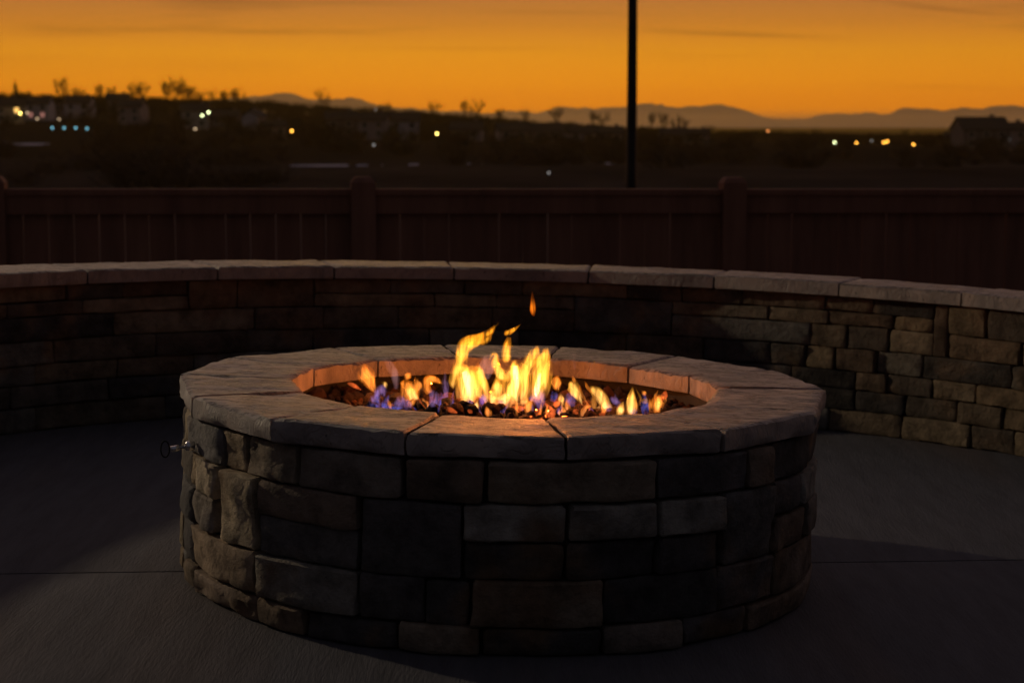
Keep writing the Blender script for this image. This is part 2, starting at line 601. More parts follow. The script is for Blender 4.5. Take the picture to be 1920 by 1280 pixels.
def stone_mesh(t0, t1, z0, z1, R, sgn, depth, proud, rough, seed, du=.03, bev=.010, gap=.004):
    """a roughly split block; sgn +1 faces outwards, -1 faces the centre"""
    L = R * abs(t1 - t0)
    nu = max(3, min(12, int(L / du)))
    nv = max(3, min(7, int((z1 - z0) / du) + 1))
    gu = gap / 2 / L
    gz = gap / 2
    eu = min(.3, bev / L)
    ez = min(.3, bev / (z1 - z0))
    us = [0, eu] + [eu + (1 - 2 * eu) * k / nu for k in range(1, nu)] + [1 - eu, 1]
    ws = [0, ez] + [ez + (1 - 2 * ez) * k / nv for k in range(1, nv)] + [1 - ez, 1]
    vs, fs = [], []
    nU, nW = len(us), len(ws)
    tilt_u, tilt_v = random.uniform(-.5, .5) * rough, random.uniform(-.5, .5) * rough
    for j, w in enumerate(ws):
        for i, u in enumerate(us):
            edge = i in (0, nU - 1) or j in (0, nW - 1)
            corner = i in (0, nU - 1) and j in (0, nW - 1)
            uu = gu + (1 - 2 * gu) * u
            th = t0 + (t1 - t0) * uu
            z = z0 + gz + (z1 - z0 - 2 * gz) * w
            p = (th * R * 9, z * 9, seed)
            d = proud + fbm(p, seed, 4) * rough + (.35 - abs(fbm((p[0] * 2.1, p[1] * 2.6, p[2]), seed + 3, 3))) * rough * .9
            d += (u - .5) * 2 * tilt_u + (w - .5) * 2 * tilt_v
            if edge:
                d -= bev * .6 + abs(fbm((p[0] * 2, p[1] * 2, 1), seed + 5, 3)) * .004
                jt = fbm((p[0] * 2.2, p[1] * 2.2, 9), seed + 8, 3) * .0035
                if i in (0, nU - 1):
                    th += (jt + (.004 if corner else 0) * (1 if i == 0 else -1)) / R
                if j in (0, nW - 1):
                    z += jt * .8
            r = R + sgn * d
            vs.append((r * math.cos(th), r * math.sin(th), max(z, .001)))
    for j in range(nW - 1):
        for i in range(nU - 1):
            a = j * nU + i
            fs.append((a, a + 1, a + nU + 1, a + nU))
    ring = [i for i in range(nU)] + [j * nU + nU - 1 for j in range(1, nW)] + [(nW - 1) * nU + i for i in range(nU - 2, -1, -1)] + [j * nU for j in range(nW - 2, 0, -1)]
    b = len(vs)
    for k in ring:
        v = Vector(vs[k])
        th = math.atan2(v.y, v.x)
        r = R - sgn * depth
        vs.append((r * math.cos(th), r * math.sin(th), v.z))
    for k in range(len(ring)):
        k2 = (k + 1) % len(ring)
        fs.append((ring[k2], ring[k], b + k, b + k2))
    fs.append(tuple(b + k for k in range(len(ring))))
    me = mesh('stone', vs, fs, True, 42)
    return me


PAL = [(.32, .245, .165), (.38, .31, .225), (.25, .20, .15), (.19, .16, .135), (.27, .25, .22), (.15, .14, .135),
       (.075, .070, .070), (.27, .20, .14), (.36, .29, .20), (.20, .15, .115), (.11, .10, .10)]


def stone(parent, t0, t1, z0, z1, R, sgn, depth, rough, col=None, proud=None, du=.03, bev=.010, gap=.004):
    seed = random.uniform(0, 50)
    pr = random.uniform(-.005, .008) if proud is None else proud
    me = stone_mesh(t0, t1, z0, z1, R, sgn, depth, pr, rough, seed, du, bev, gap)
    o = obj('stone', me, M_STONE, parent)
    c = col or random.choice(PAL)
    k = random.uniform(.85, 1.15)
    o.color = (c[0] * k, c[1] * k, c[2] * k, 1)
    return o


def cylinder(name, R, z0, z1, a0, a1, m, parent, inner=None, n=96, closed=False):
    vs, fs = [], []
    inner = inner if inner is not None else R - .03
    for k in range(n + 1):
        a = a0 + (a1 - a0) * k / n
        c, s = math.cos(a), math.sin(a)
        vs += [(R * c, R * s, z0), (R * c, R * s, z1), (inner * c, inner * s, z1), (inner * c, inner * s, z0)]
    for k in range(n):
        for q in range(4):
            q2 = (q + 1) % 4
            fs.append((k * 4 + q, k * 4 + q2, (k + 1) * 4 + q2, (k + 1) * 4 + q))
    if not closed:
        fs += [(0, 1, 2, 3), (n * 4 + 3, n * 4 + 2, n * 4 + 1, n * 4)]
    return obj(name, mesh(name, vs, fs, True), m, parent)


# ------------------------------------------------------------------ fire pit
HCAP, TH = .425, .046
RB = .703
pit = thing('fire_pit', 'round stone fire pit with wedge cap stones on the patio', 'fire pit', PATIO @ Matrix.Translation(PIT))
# measured joint angles and corner radii of the fourteen cap stones
VANG = [179.2, 207.0, 232.5, 255.7, 280.5, 308.0, 335.2, 364.6, 388.4, 412.5, 438.3, 462.5, 487.7, 515.5]
VR = [.722, .716, .724, .708, .703, .711, .724, .742, .752, .738, .742, .722, .712, .728]
IANG = [183.0, 206.3, 232.9, 255.4, 280.8, 306.4, 332.0, 363.2, 385.5, 409.5, 436.0, 463.0, 491.0, 519.5]
IR = [.468, .468, .476, .473, .486, .492, .491, .491, .492, .478, .475, .466, .460, .468]
CAPC = [(.37, .315, .295), (.40, .335, .305), (.35, .30, .285), (.385, .33, .31), (.36, .305, .285)]


def cap_stone(parent, o0, o1, i0, i1, z0, z1, nu, nw, rough, seed, col, gap=.005):
    """a wedge slab between the outer corners o0,o1 and the inner corners i0,i1 (2D), straight outer edge, chipped rims"""
    vs, fs = [], []
    o0, o1, i0, i1 = map(Vector, (o0, o1, i0, i1))
    cen = (o0 + o1 + i0 + i1) / 4

    def inset(p, q):
        return p + (q - p).normalized() * gap / 2
    O0, O1, I0, I1 = inset(o0, o1), inset(o1, o0), inset(i0, i1), inset(i1, i0)
    U = [0, .02] + [.02 + .96 * k / nu for k in range(1, nu)] + [.98, 1]
    W = [0, .03] + [.03 + .94 * k / nw for k in range(1, nw)] + [.97, 1]
    nU, nW = len(U), len(W)
    for j, w in enumerate(W):
        for i, u in enumerate(U):
            p = (I0.lerp(I1, u)).lerp(O0.lerp(O1, u), w)
            z = z1 + fbm((p.x * 7, p.y * 18, seed), seed, 4) * rough
            z -= .0015 * max(0, fbm((p.x * 5, p.y * 5, 3), seed + 2, 2))
            edge = i in (0, nU - 1) or j in (0, nW - 1)
            if edge:
                z -= .0025 + abs(fbm((p.x * 22, p.y * 22, 5), seed, 3)) * .007
                ch = fbm((p.x * 14, p.y * 14, 8), seed + 4, 4)
                amt = (.0045 if j == nW - 1 else .0025) * ch
                p = p + (p - cen).normalized() * amt
            vs.append((p.x, p.y, z))
    for j in range(nW - 1):
        for i in range(nU - 1):
            a = j * nU + i
            fs.append((a, a + 1, a + nU + 1, a + nU))
    ring = [i for i in range(nU)] + [j * nU + nU - 1 for j in range(1, nW)] + [(nW - 1) * nU + i for i in range(nU - 2, -1, -1)] + [j * nU for j in range(nW - 2, 0, -1)]
    prev = ring
    outer_set = set((nW - 1) * nU + i for i in range(nU))
    for lev, fz in enumerate((.3, .65, .93, 1.0)):
        b = len(vs)
        for k in ring:
            x, y, z = vs[k]
            q = Vector((x, y))
            d = (q - cen).normalized()
            zz = z + (z0 - z) * fz
            amt = fbm((x * 16, y * 16, zz * 30 + lev), seed + 6, 4) * (.007 if k in outer_set else .003)
            if lev < 2 and k in outer_set:
                amt += .002
            if lev == 3:
                amt -= .006
            q = q + d * amt
            vs.append((q.x, q.y, zz))
        for k in range(len(ring)):
            k2 = (k + 1) % len(ring)
            fs.append((prev[k2], prev[k], b + k, b + k2))
        prev = [b + k for k in range(len(ring))]
    fs.append(tuple(prev))
    o = obj('cap_stone', mesh('cap_stone', vs, fs, True, 38), M_CAP, parent)
    o.color = (*col, 1)
    return o


pol = lambda r, a: (r * math.cos(rad(a)), r * math.sin(rad(a)))
for k in range(14):
    k2 = (k + 1) % 14
    a0, a1 = VANG[k], VANG[k2] + (360 if k2 == 0 else 0)
    b0, b1 = IANG[k], IANG[k2] + (360 if k2 == 0 else 0)
    cap_stone(pit, pol(VR[k], a0), pol(VR[k2], a1), pol(IR[k], b0), pol(IR[k2], b1), HCAP - TH, HCAP + random.uniform(-.0015, .002), 14, 10, .0035, 3 + k * 1.7, CAPC[k % 5], .007)
cylinder('mortar_core', RB - .025, 0.0, HCAP - TH - .002, 0, 2 * PI, M_CORE, pit, inner=.50, closed=True)
cylinder('joint_mortar', .655, HCAP - TH + .002, HCAP - .012, 0, 2 * PI, M_DARK, pit, inner=.50, closed=True)

ZC = HCAP - TH - .004
ZROW = [ZC, .296, .224, .148, .058, .002]       # course lines, top to bottom
# stones of the visible half: photo columns of their ends, first and last course, extra proudness, colour index
FRONT = [
    (353, 411, 0, 0, .006, 5), (413, 455, 0, 0, .002, 0), (458, 556, 0, 0, .006, 2), (560, 753, 0, 0, .002, 3), (760, 908, 0, 0, .004, 9), (911, 1231, 0, 0, .003, 2), (1235, 1402, 0, 0, -.003, 10), (1404, 1450, 0, 0, .002, 9), (1452, 1532, 0, 0, -.003, 6),
    (354, 363, 1, 1, .0, 0), (365, 404, 1, 1, .012, 1), (414, 480, 1, 2, .014, 8), (484, 672, 1, 1, .004, 9), (677, 866, 1, 2, .004, 10), (868, 1061, 1, 1, .008, 4), (1065, 1232, 1, 1, .008, 4), (1236, 1358, 1, 1, .008, 4), (1360, 1450, 1, 2, .0, 5), (1452, 1500, 1, 1, .0, 10), (1502, 1534, 1, 1, .004, 4),
    (358, 395, 2, 2, .002, 3), (484, 670, 2, 2, -.002, 5), (868, 1058, 2, 2, -.004, 6), (1060, 1232, 2, 2, -.003, 6), (1235, 1346, 2, 2, .0, 10), (1452, 1508, 2, 2, .0, 9), (1510, 1534, 2, 2, .006, 3),
    (357, 478, 3, 3, .010, 7), (482, 670, 3, 3, .006, 4), (673, 795, 3, 3, .0, 10), (797, 880, 3, 3, -.003, 6), (882, 1130, 3, 3, .006, 2), (1132, 1346, 3, 3, -.003, 6), (1348, 1450, 3, 3, -.002, 10), (1452, 1532, 3, 3, .0, 9),
    (362, 478, 4, 4, .004, 9), (480, 572, 4, 4, .004, 7), (575, 742, 4, 4, -.002, 6), (744, 901, 4, 4, .004, 2), (903, 1127, 4, 4, -.002, 6), (1130, 1280, 4, 4, .003, 3), (1282, 1402, 4, 4, -.002, 10), (1404, 1524, 4, 4, .002, 9),
]
covered = {r: [] for r in range(5)}
for (xl, xr, r0, r1, pr, ci) in FRONT:
    zt, zb = ZROW[r0], ZROW[r1 + 1]
    zt += random.uniform(-.003, .002) if r0 else 0
    ta, tb = theta_of(xl, PIT, RB, (zt + zb) / 2, False), theta_of(xr, PIT, RB, (zt + zb) / 2, False)
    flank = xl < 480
    stone(pit, ta, tb, zb, zt, RB, 1, .06, .012 if flank else .0075, tuple(q * (1.55 if flank else 1.15) for q in PAL[ci]), pr - (.010 if flank else 0), .015 if flank else .022, .0045)  # left flank stones painted lighter in place of stronger lamplight
    for r in range(r0, r1 + 1):
        covered[r] += [ta, tb]
for r in range(5):
    lo, hi = max(covered[r]), min(covered[r]) + 2 * PI
    a = lo
    while hi - a > .02:
        w = min(random.uniform(.14, .34), hi - a)
        if hi - a - w < .12:
            w = hi - a
        stone(pit, a + .002, a + w - .002, ZROW[r + 1], ZROW[r], RB, 1, .06, .006, du=.04)
        a += w
# ring lining below the cap
for k in range(14):
    a_ = rad((VANG[k] + IANG[k]) / 2)
    p0_, p1_ = Vector(pol(IR[k] + .03, IANG[k])), Vector(pol(VR[k] - .022, VANG[k]))
    mm = MB()
    c_ = (p0_ + p1_) / 2
    mm.box((c_.x, c_.y, HCAP - .0255), ((p1_ - p0_).length, .016, .039), Matrix.Rotation(math.atan2(p1_.y - p0_.y, p1_.x - p0_.x), 3, 'Z'))
    mm.build('joint_mortar', M_DARK, pit)
cylinder('liner', .512, .16, HCAP - TH - .003, 0, 2 * PI, M_DARK, pit, inner=.502, closed=True)
# gas valve flange on the left flank
va = theta_of(360, PIT, RB + .006, .31, False)
fl = MB()
vd = Vector((math.cos(va), math.sin(va), 0))
vp = vd * (RB + .012) + Vector((0, 0, .318))
fl.tube([vp - vd * .01, vp + vd * .006, vp + vd * .008], [.010, .010, .007], 16)
fl.build('valve_flange', M_METAL, pit, True)

# ------------------------------------------------------------------ valve key, pushed into the flange
kp = at_patio(330, 897, 3.80)
k0 = PIT + vp
key = thing('valve_key', 'chrome key with a dark loop handle sticking out of the fire pit flank', 'valve key', PATIO @ Matrix.Translation(k0))
kv = Vector((-.036, -.012, -.006))
km = MB()
km.tube([(0, 0, 0), kv * .55, kv * .56, kv], [.0035, .0035, .0065, .0065], 10)
km.build('shaft', M_METAL, key, True)
km = MB()
ring_c = kv + Vector((-.012, 0, 0))
km.tube([ring_c + Vector((.009 * math.cos(a), 0, .017 * math.sin(a))) for a in np.linspace(0, 2 * PI, 25)], .0015, 6, False)
km.build('handle', M_IRON, key, True)

# ------------------------------------------------------------------ lava rock bed
ZBED = HCAP - .078
bed = thing('lava_rock_bed', 'bed of brown and black lava rocks filling the fire pit', 'lava rock', PATIO @ Matrix.Translation(PIT))
bv, bf = [(0, 0, ZBED + .004)], []
for q, r in enumerate((.16, .32, .495)):
    for k in range(40):
        a = 2 * PI * k / 40
        bv.append((r * math.cos(a), r * math.sin(a), ZBED + .004 * (2 - q) - .008 + .006 * noise.noise(Vector((math.cos(a) * r * 20, math.sin(a) * r * 20, 0)))))
for k in range(40):
    k2 = (k + 1) % 40
    bf.append((0, 1 + k, 1 + k2))
    for q in range(2):
        bf.append((1 + q * 40 + k, 1 + (q + 1) * 40 + k, 1 + (q + 1) * 40 + k2, 1 + q * 40 + k2))
gb = obj('rock_grit', mesh('rock_grit', bv, bf), M_LAVA, bed)
gb.color = (.03, .022, .02, 1)
rock_meshes = []
for s in range(8):
    bm = bmesh.new()
    bmesh.ops.create_icosphere(bm, subdivisions=2, radius=1)
    sx, sy, sz = random.uniform(.8, 1.2), random.uniform(.7, 1.1), random.uniform(.6, .95)
    for v in bm.verts:
        n_ = v.co.normalized()
        k = 1 + .30 * noise.noise(n_ * 1.6 + Vector((s * 9, 0, 0))) + .22 * noise.noise(n_ * 4.5 + Vector((0, s * 7, 0)))
        v.co = Vector((n_.x * sx, n_.y * sy, n_.z * sz)) * k
    me = bpy.data.meshes.new('lava_rock')
    bm.to_mesh(me)
    bm.free()
    me.materials.append(M_LAVA)
    rock_meshes.append(me)
rr = random.Random(11)
placed = []
tries = 0
while len(placed) < 299 and tries < 9000:
    tries += 1
    a, r = rr.uniform(0, 2 * PI), .492 * math.sqrt(rr.random())
    x, y = r * math.cos(a), r * math.sin(a)
    s = rr.uniform(.009, .021) * (1.35 if rr.random() < .12 else 1)
    if any((x - u) ** 2 + (y - v) ** 2 < (.62 * (s + w)) ** 2 for u, v, w in placed):
        continue
    if r + s > .500:
        continue
    placed.append((x, y, s))
    o = obj('lava_rock', rr.choice(rock_meshes), None, bed)
    heap = .022 * max(0, 1 - (x / .42) ** 2 - ((y + .05) / .36) ** 2)
    o.location = (x, y, ZBED + s * .45 + heap)
    o.scale = (s, s, s)
    o.rotation_euler = (rr.uniform(0, 6), rr.uniform(0, 6), rr.uniform(0, 6))
    c = rr.choice([(.07, .038, .028), (.04, .026, .022), (.022, .018, .018), (.10, .045, .028), (.06, .042, .036)])
    o.color = (*c, 1)

pb = MB()
pm_ = []
for s in range(3):
    bm = bmesh.new()
    bmesh.ops.create_icosphere(bm, subdivisions=1, radius=1)
    for v in bm.verts:
        v.co *= 1 + .45 * noise.noise(v.co * 1.9 + Vector((s * 5, 2, 0)))
    pm_.append(([v.co.copy() for v in bm.verts], [tuple(v.index for v in f.verts) for f in bm.faces]))
    bm.free()
for k in range(900):
    a, r = rr.uniform(0, 2 * PI), .498 * math.sqrt(rr.random())
    x, y = r * math.cos(a), r * math.sin(a)
    s = rr.uniform(.005, .011)
    heap = .018 * max(0, 1 - (x / .42) ** 2 - ((y + .05) / .36) ** 2)
    v, f = pm_[k % 3]
    R_ = Matrix.Rotation(rr.uniform(0, 6), 3, 'Z') @ Matrix.Rotation(rr.uniform(0, 6), 3, 'X')
    pb.poly([R_ @ q * s + Vector((x, y, ZBED + .004 + heap)) for q in v], f)
pbo = tag(pb.build('pebbles', M_LAVA, bed), kind='stuff')
pbo.color = (.045, .027, .021, 1)

# ------------------------------------------------------------------ fire
def flame_mat(name, stops, strength, streak=.8, scale=(105, 60, 17)):
    m, t, out = new_mat(name)
    tcn = t.nodes.new('ShaderNodeTexCoord')
    sepn = t.nodes.new('ShaderNodeSeparateXYZ')
    t.links.new(tcn.outputs['Object'], sepn.inputs[0])
    h = mth(t, 'DIVIDE', mth(t, 'SUBTRACT', sepn.outputs[2], ZBED), .18, clamp=True)
    mpn = t.nodes.new('ShaderNodeMapping')
    mpn.inputs['Scale'].default_value = scale
    t.links.new(tcn.outputs['Object'], mpn.inputs[0])
    n = t.nodes.new('ShaderNodeTexNoise')
    n.inputs['Scale'].default_value = 1
    n.inputs['Detail'].default_value = 3
    n.inputs['Distortion'].default_value = .6
    t.links.new(mpn.outputs[0], n.inputs[0])
    mr = t.nodes.new('ShaderNodeMapRange')
    mr.inputs[1].default_value = .36
    mr.inputs[2].default_value = .64
    mr.inputs[3].default_value = 1 - streak
    mr.inputs[4].default_value = 1 + streak
    t.links.new(n.outputs[0], mr.inputs[0])
    cr_ = ramp(t, stops)
    t.links.new(h, cr_.inputs[0])
    e = t.nodes.new('ShaderNodeEmission')
    t.links.new(cr_.outputs[0], e.inputs[0])
    t.links.new(mth(t, 'MULTIPLY', mr.outputs[0], strength), e.inputs[1])
    t.links.new(e.outputs[0], out.inputs['Volume'])
    return m


FM = {
    'Y': flame_mat('yellow_flame', [(0, (1, .36, .15)), (.14, (1, .42, .09)), (.45, (1, .40, .04)), (.8, (1, .35, .016)), (1, (1, .27, .006))], 28, 1.0),
    'W': flame_mat('hot_flame', [(0, (1, .55, .45)), (.3, (1, .58, .25)), (1, (1, .50, .10))], 150, .8),
    'O': flame_mat('orange_flame', [(0, (1, .30, .10)), (.2, (1, .26, .03)), (.5, (1, .20, .006)), (1, (1, .16, .003))], 27, 1.0),
    'R': flame_mat('ember_flame', [(0, (1, .17, .035)), (1, (1, .12, .02))], 50, .9, (90, 90, 60)),
    'V': flame_mat('violet_flame', [(0, (.26, .20, .80)), (.2, (.42, .24, .70)), (.5, (.55, .25, .38)), (1, (.6, .28, .2))], 8.5, 1.0, (150, 60, 45)),
    'B': flame_mat('blue_flame', [(0, (.05, .12, .85)), (.2, (.12, .16, .80)), (.5, (.3, .2, .6))], 12, 1.0, (130, 60, 60)),
    'S': flame_mat('streak_yellow', [(0, (1, .46, .26)), (.3, (1, .50, .12)), (1, (1, .42, .03))], 62, .7),
    'T': flame_mat('streak_orange', [(0, (1, .34, .16)), (.3, (1, .30, .04)), (1, (1, .24, .008))], 80, .6),
    'C': flame_mat('flame_core', [(0, (1, .50, .30)), (.25, (1, .50, .13)), (.6, (1, .44, .05)), (1, (1, .37, .018))], 42, .85, (140, 60, 22)),
    'D': flame_mat('orange_core', [(0, (1, .36, .16)), (.3, (1, .31, .05)), (1, (1, .24, .01))], 28, .9, (140, 60, 22)),
    'U': flame_mat('violet_streak', [(0, (.45, .38, 1)), (.25, (.75, .42, .95)), (.6, (.9, .45, .5))], 26, .9),
    'G': flame_mat('sheer_yellow_flame', [(0, (1, .32, .12)), (.4, (1, .36, .03)), (1, (1, .30, .012))], 26, .95),
    'F': flame_mat('faint_flame', [(0, (.5, .3, .4)), (1, (.8, .30, .16))], 9, .9),
}
fire = thing('fire', 'yellow and orange gas fire burning with blue flame bases among lava rocks', 'fire', PATIO @ Matrix.Translation(PIT))
cC = lambda u, v: (820 + u / 5.817, 580 + v / 5.817, 1 / 5.817)
cD = lambda u, v: (640 + u / 5.819, 580 + v / 5.819, 1 / 5.819)
cE = lambda u, v: (1000 + u / 6.0, 620 + v / 6.0, 1 / 6.0)
cP = lambda u, v: (u, v, 1.0)


def catmull(P, n):
    out = []
    for i in range(len(P) - 1):
        p0, p1, p2, p3 = P[max(i - 1, 0)], P[i], P[i + 1], P[min(i + 2, len(P) - 1)]
        for k in range(n):
            t = k / n
            out.append(tuple(.5 * (2 * b + (c - a) * t + (2 * a - 5 * b + 4 * c - d) * t * t + (3 * b - a - 3 * c + d) * t ** 3) for a, b, c, d in zip(p0, p1, p2, p3)))
    out.append(P[-1])
    return out


fl_rnd = random.Random(5)


def flame(mat, crop, pts, dy=0.0, label=None, thick=.0085, sway=.012):
    """a flame tongue: a tapering, flattened, twisting tube along a centre line"""
    Y = PIT.y + dy
    P = []
    for u, v, hw in pts:
        x, y, s = crop(u, v)
        w = at_patio(x, y, Y)
        P.append((w.x - PIT.x, w.z, hw * s * Y / F * 1.27))
    P = catmull(P, 5)
    n = 12
    vs, fs = [], []
    ph = fl_rnd.uniform(0, 6)
    for i, (x, z, w) in enumerate(P):
        a, b = P[max(i - 1, 0)], P[min(i + 1, len(P) - 1)]
        tx, tz = b[0] - a[0], b[1] - a[1]
        L = math.hypot(tx, tz) or 1
        nx_, nz_ = -tz / L, tx / L
        w = max(w, .0004)
        th = min(thick, w * .9)
        yo = dy + sway * math.sin(ph + z * 30)
        tw = .5 * math.sin(ph * 2 + i * .25)
        for k in range(n):
            c, s = math.cos(2 * PI * k / n) * w, math.sin(2 * PI * k / n) * th
            vs.append((x + nx_ * c, yo + s + c * tw * .5, z + nz_ * c))
    for i in range(len(P) - 1):
        for k in range(n):
            fs.append((i * n + k, i * n + (k + 1) % n, (i + 1) * n + (k + 1) % n, (i + 1) * n + k))
    fs += [tuple(range(n - 1, -1, -1)), tuple((len(P) - 1) * n + k for k in range(n))]
    o = obj('flame', mesh('flame', vs, fs, True), FM[mat], fire)
    if mat in 'YOVB' and len(P) > 8:
        sv, sf = [], []
        for off in ((-.45, .4) if fl_rnd.random() < .5 else (-.5, .05, .55)):
            n2, start = 6, len(sv)
            j0, j1 = 2 + int(len(P) * fl_rnd.uniform(0, .2)), int(len(P) * fl_rnd.uniform(.75, .94))
            q = fl_rnd.uniform(0, 6)
            seg = P[j0:j1]
            for i, (x, z, w) in enumerate(seg):
                a, b = P[max(j0 + i - 1, 0)], P[min(j0 + i + 1, len(P) - 1)]
                tx, tz = b[0] - a[0], b[1] - a[1]
                L = math.hypot(tx, tz) or 1
                nx_, nz_ = -tz / L, tx / L
                tt = i / max(1, len(seg) - 1)
                c0 = w * (off + .22 * math.sin(q + i * .45))
                r2 = max(.0003, min(.0022, w * .14) * math.sin(PI * min(max(tt, .04), .96)))
                yo = dy + sway * math.sin(ph + z * 30)
                for k in range(n2):
                    cc, s2 = math.cos(2 * PI * k / n2) * r2, math.sin(2 * PI * k / n2) * r2 * 1.5
                    sv.append((x + nx_ * (c0 + cc), yo + s2, z + nz_ * (c0 + cc)))
            for i in range(len(seg) - 1):
                for k in range(n2):
                    A = start + i * n2
                    sf.append((A + k, A + (k + 1) % n2, A + n2 + (k + 1) % n2, A + n2 + k))
            sf += [tuple(start + k for k in range(n2 - 1, -1, -1)), tuple(start + (len(seg) - 1) * n2 + k for k in range(n2))]
        for lev, sc_ in enumerate((.84, .60) if mat in 'YO' else (.66,)):
            cv, n3 = [], 10
            Q = P[1 + lev:len(P) - 1 - lev]
            for i, (x, z, w) in enumerate(Q):
                a, b = Q[max(i - 1, 0)], Q[min(i + 1, len(Q) - 1)]
                tx, tz = b[0] - a[0], b[1] - a[1]
                L = math.hypot(tx, tz) or 1
                nx_, nz_ = -tz / L, tx / L
                tt = i / (len(Q) - 1)
                w2 = max(.00025, w * (sc_ - .10 * math.sin(ph + i * .7)) * math.sin(PI * min(max(tt * .92 + .05, .02), .98)) ** .5)
                c0 = w * (1 - sc_) * .35 * math.sin(ph * 3 + i * .4 + lev)
                yo = dy + sway * math.sin(ph + z * 30)
                th = min(thick * (.9 - .15 * lev), w2 * .9)
                for k in range(n3):
                    cc, s2 = math.cos(2 * PI * k / n3) * w2, math.sin(2 * PI * k / n3) * th
                    cv.append((x + nx_ * (c0 + cc), yo + s2, z + nz_ * (c0 + cc)))
            cf = [(i * n3 + k, i * n3 + (k + 1) % n3, (i + 1) * n3 + (k + 1) % n3, (i + 1) * n3 + k) for i in range(len(Q) - 1) for k in range(n3)]
            cf += [tuple(range(n3 - 1, -1, -1)), tuple((len(Q) - 1) * n3 + k for k in range(n3))]
            obj('core', mesh('core', cv, cf, True), FM[{'Y': 'C', 'O': 'D'}.get(mat, mat)], o)
        if mat in 'YO':
            obj('streak', mesh('streak', sv, sf, True), FM[{'Y': 'S', 'O': 'T'}.get(mat, 'U')], o)
    if label:
        o['label'] = label
    return o


# tall middle flames
flame('Y', cC, [(178, 868, 4), (168, 800, 36), (190, 700, 42), (228, 600, 48), (262, 500, 58), (290, 400, 62), (345, 345, 52), (425, 312, 36), (500, 288, 34), (562, 262, 34), (615, 208, 20), (672, 148, 4)], .02, 'tallest yellow tongue curling over to the right')
flame('Y', cC, [(322, 630, 4), (318, 545, 14), (330, 470, 22), (372, 400, 34), (450, 352, 40), (540, 320, 38), (592, 275, 8)], .03)
flame('Y', cC, [(290, 1065, 22), (300, 960, 46), (305, 850, 62), (295, 740, 78), (255, 655, 64), (200, 625, 12)], -.04)
flame('W', cC, [(330, 1000, 10), (345, 930, 22), (335, 820, 34), (320, 740, 40), (290, 680, 22)], -.05)
flame('Y', cC, [(375, 1080, 22), (372, 950, 44), (388, 850, 50), (372, 750, 56), (338, 665, 38), (312, 605, 10)], -.01)
flame('O', cC, [(420, 1118, 22), (425, 1000, 40), (420, 880, 46), (415, 760, 52), (428, 660, 38), (446, 585, 6)], .0)
flame('Y', cC, [(415, 1110, 26), (425, 1060, 28), (440, 1000, 10)], -.07)
flame('Y', cC, [(548, 1005, 14), (532, 880, 30), (500, 780, 38), (470, 690, 36), (455, 600, 8)], -.02)
flame('F', cC, [(520, 760, 40), (530, 660, 72), (575, 565, 66), (620, 495, 30)], .03, None, .02)
flame('Y', cC, [(560, 560, 8), (605, 495, 18), (640, 510, 26), (632, 580, 40), (650, 650, 46), (695, 712, 54), (755, 738, 46), (805, 690, 46), (825, 620, 30)], .01)
flame('Y', cC, [(765, 585, 8), (755, 540, 44), (750, 460, 44), (765, 380, 38), (782, 298, 20)], .04, 'upright candle shaped flame with a dart on top')
flame('Y', cC, [(728, 278, 8), (758, 264, 28), (820, 235, 22), (870, 200, 12), (912, 165, 2)], .04)
flame('Y', cC, [(640, 950, 18), (660, 880, 42), (652, 820, 42), (640, 755, 6)], -.03)
flame('Y', cC, [(570, 940, 16), (680, 962, 26), (740, 935, 30), (785, 885, 20)], -.03)
flame('O', cC, [(585, 935, 10), (605, 910, 26), (600, 875, 8)], .02)
flame('Y', cC, [(872, 1012, 18), (852, 920, 64), (848, 800, 68), (850, 690, 62), (842, 605, 46), (850, 555, 10)], -.02)
flame('W', cC, [(850, 960, 8), (865, 830, 22), (855, 720, 28), (850, 620, 20)], -.03)
flame('Y', cC, [(905, 985, 30), (955, 850, 52), (950, 720, 56), (975, 620, 56), (1015, 555, 58), (1065, 485, 56), (1085, 425, 34), (1075, 398, 8)], .01)
flame('Y', cC, [(1080, 970, 30), (1092, 860, 56), (1120, 750, 74), (1130, 640, 80), (1160, 540, 66), (1188, 460, 42), (1196, 412, 4)], .0, 'broad yellow flame standing at the right of the middle flames')
flame('Y', cC, [(1165, 900, 18), (1188, 780, 24), (1200, 660, 22), (1214, 560, 20), (1216, 455, 8)], .02)
flame('Y', cC, [(780, 1000, 12), (800, 880, 40), (812, 800, 32), (800, 740, 6)], -.06)
flame('W', cC, [(1075, 950, 10), (1085, 880, 26), (1100, 800, 24), (1120, 700, 14)], -.02)
flame('Y', cC, [(900, 1000, 14), (950, 1000, 20), (990, 985, 8)], -.05)
flame('O', cC, [(660, 610, 3), (685, 600, 14), (688, 575, 3)], .03)
flame('V', cC, [(1115, 1080, 20), (1112, 1000, 52), (1095, 920, 70), (1090, 850, 30)], -.05, 'violet base under the broad right flame', .012)
flame('B', cC, [(1010, 985, 20), (1055, 945, 34), (1090, 930, 30)], -.05)
flame('B', cC, [(500, 1045, 28), (498, 985, 42), (500, 930, 14)], -.05)
flame('V', cC, [(590, 1010, 10), (630, 1085, 16), (700, 1112, 22), (760, 1065, 18), (780, 990, 10)], -.09)
flame('V', cC, [(310, 1080, 20), (340, 1040, 40), (380, 990, 20)], -.06)
flame('V', cC, [(700, 1060, 20), (710, 1010, 40), (720, 970, 14)], -.04)
flame('V', cC, [(15, 1105, 30), (85, 950, 26), (98, 800, 22), (82, 675, 6)], .02, 'faint violet wisp left of the middle flames', .008)
flame('V', cC, [(115, 1010, 6), (105, 940, 12), (95, 860, 6)], .02)
flame('G', cC, [(300, 1080, 60), (330, 960, 110), (360, 820, 140), (370, 720, 120), (330, 640, 40)], .01, None, .012)
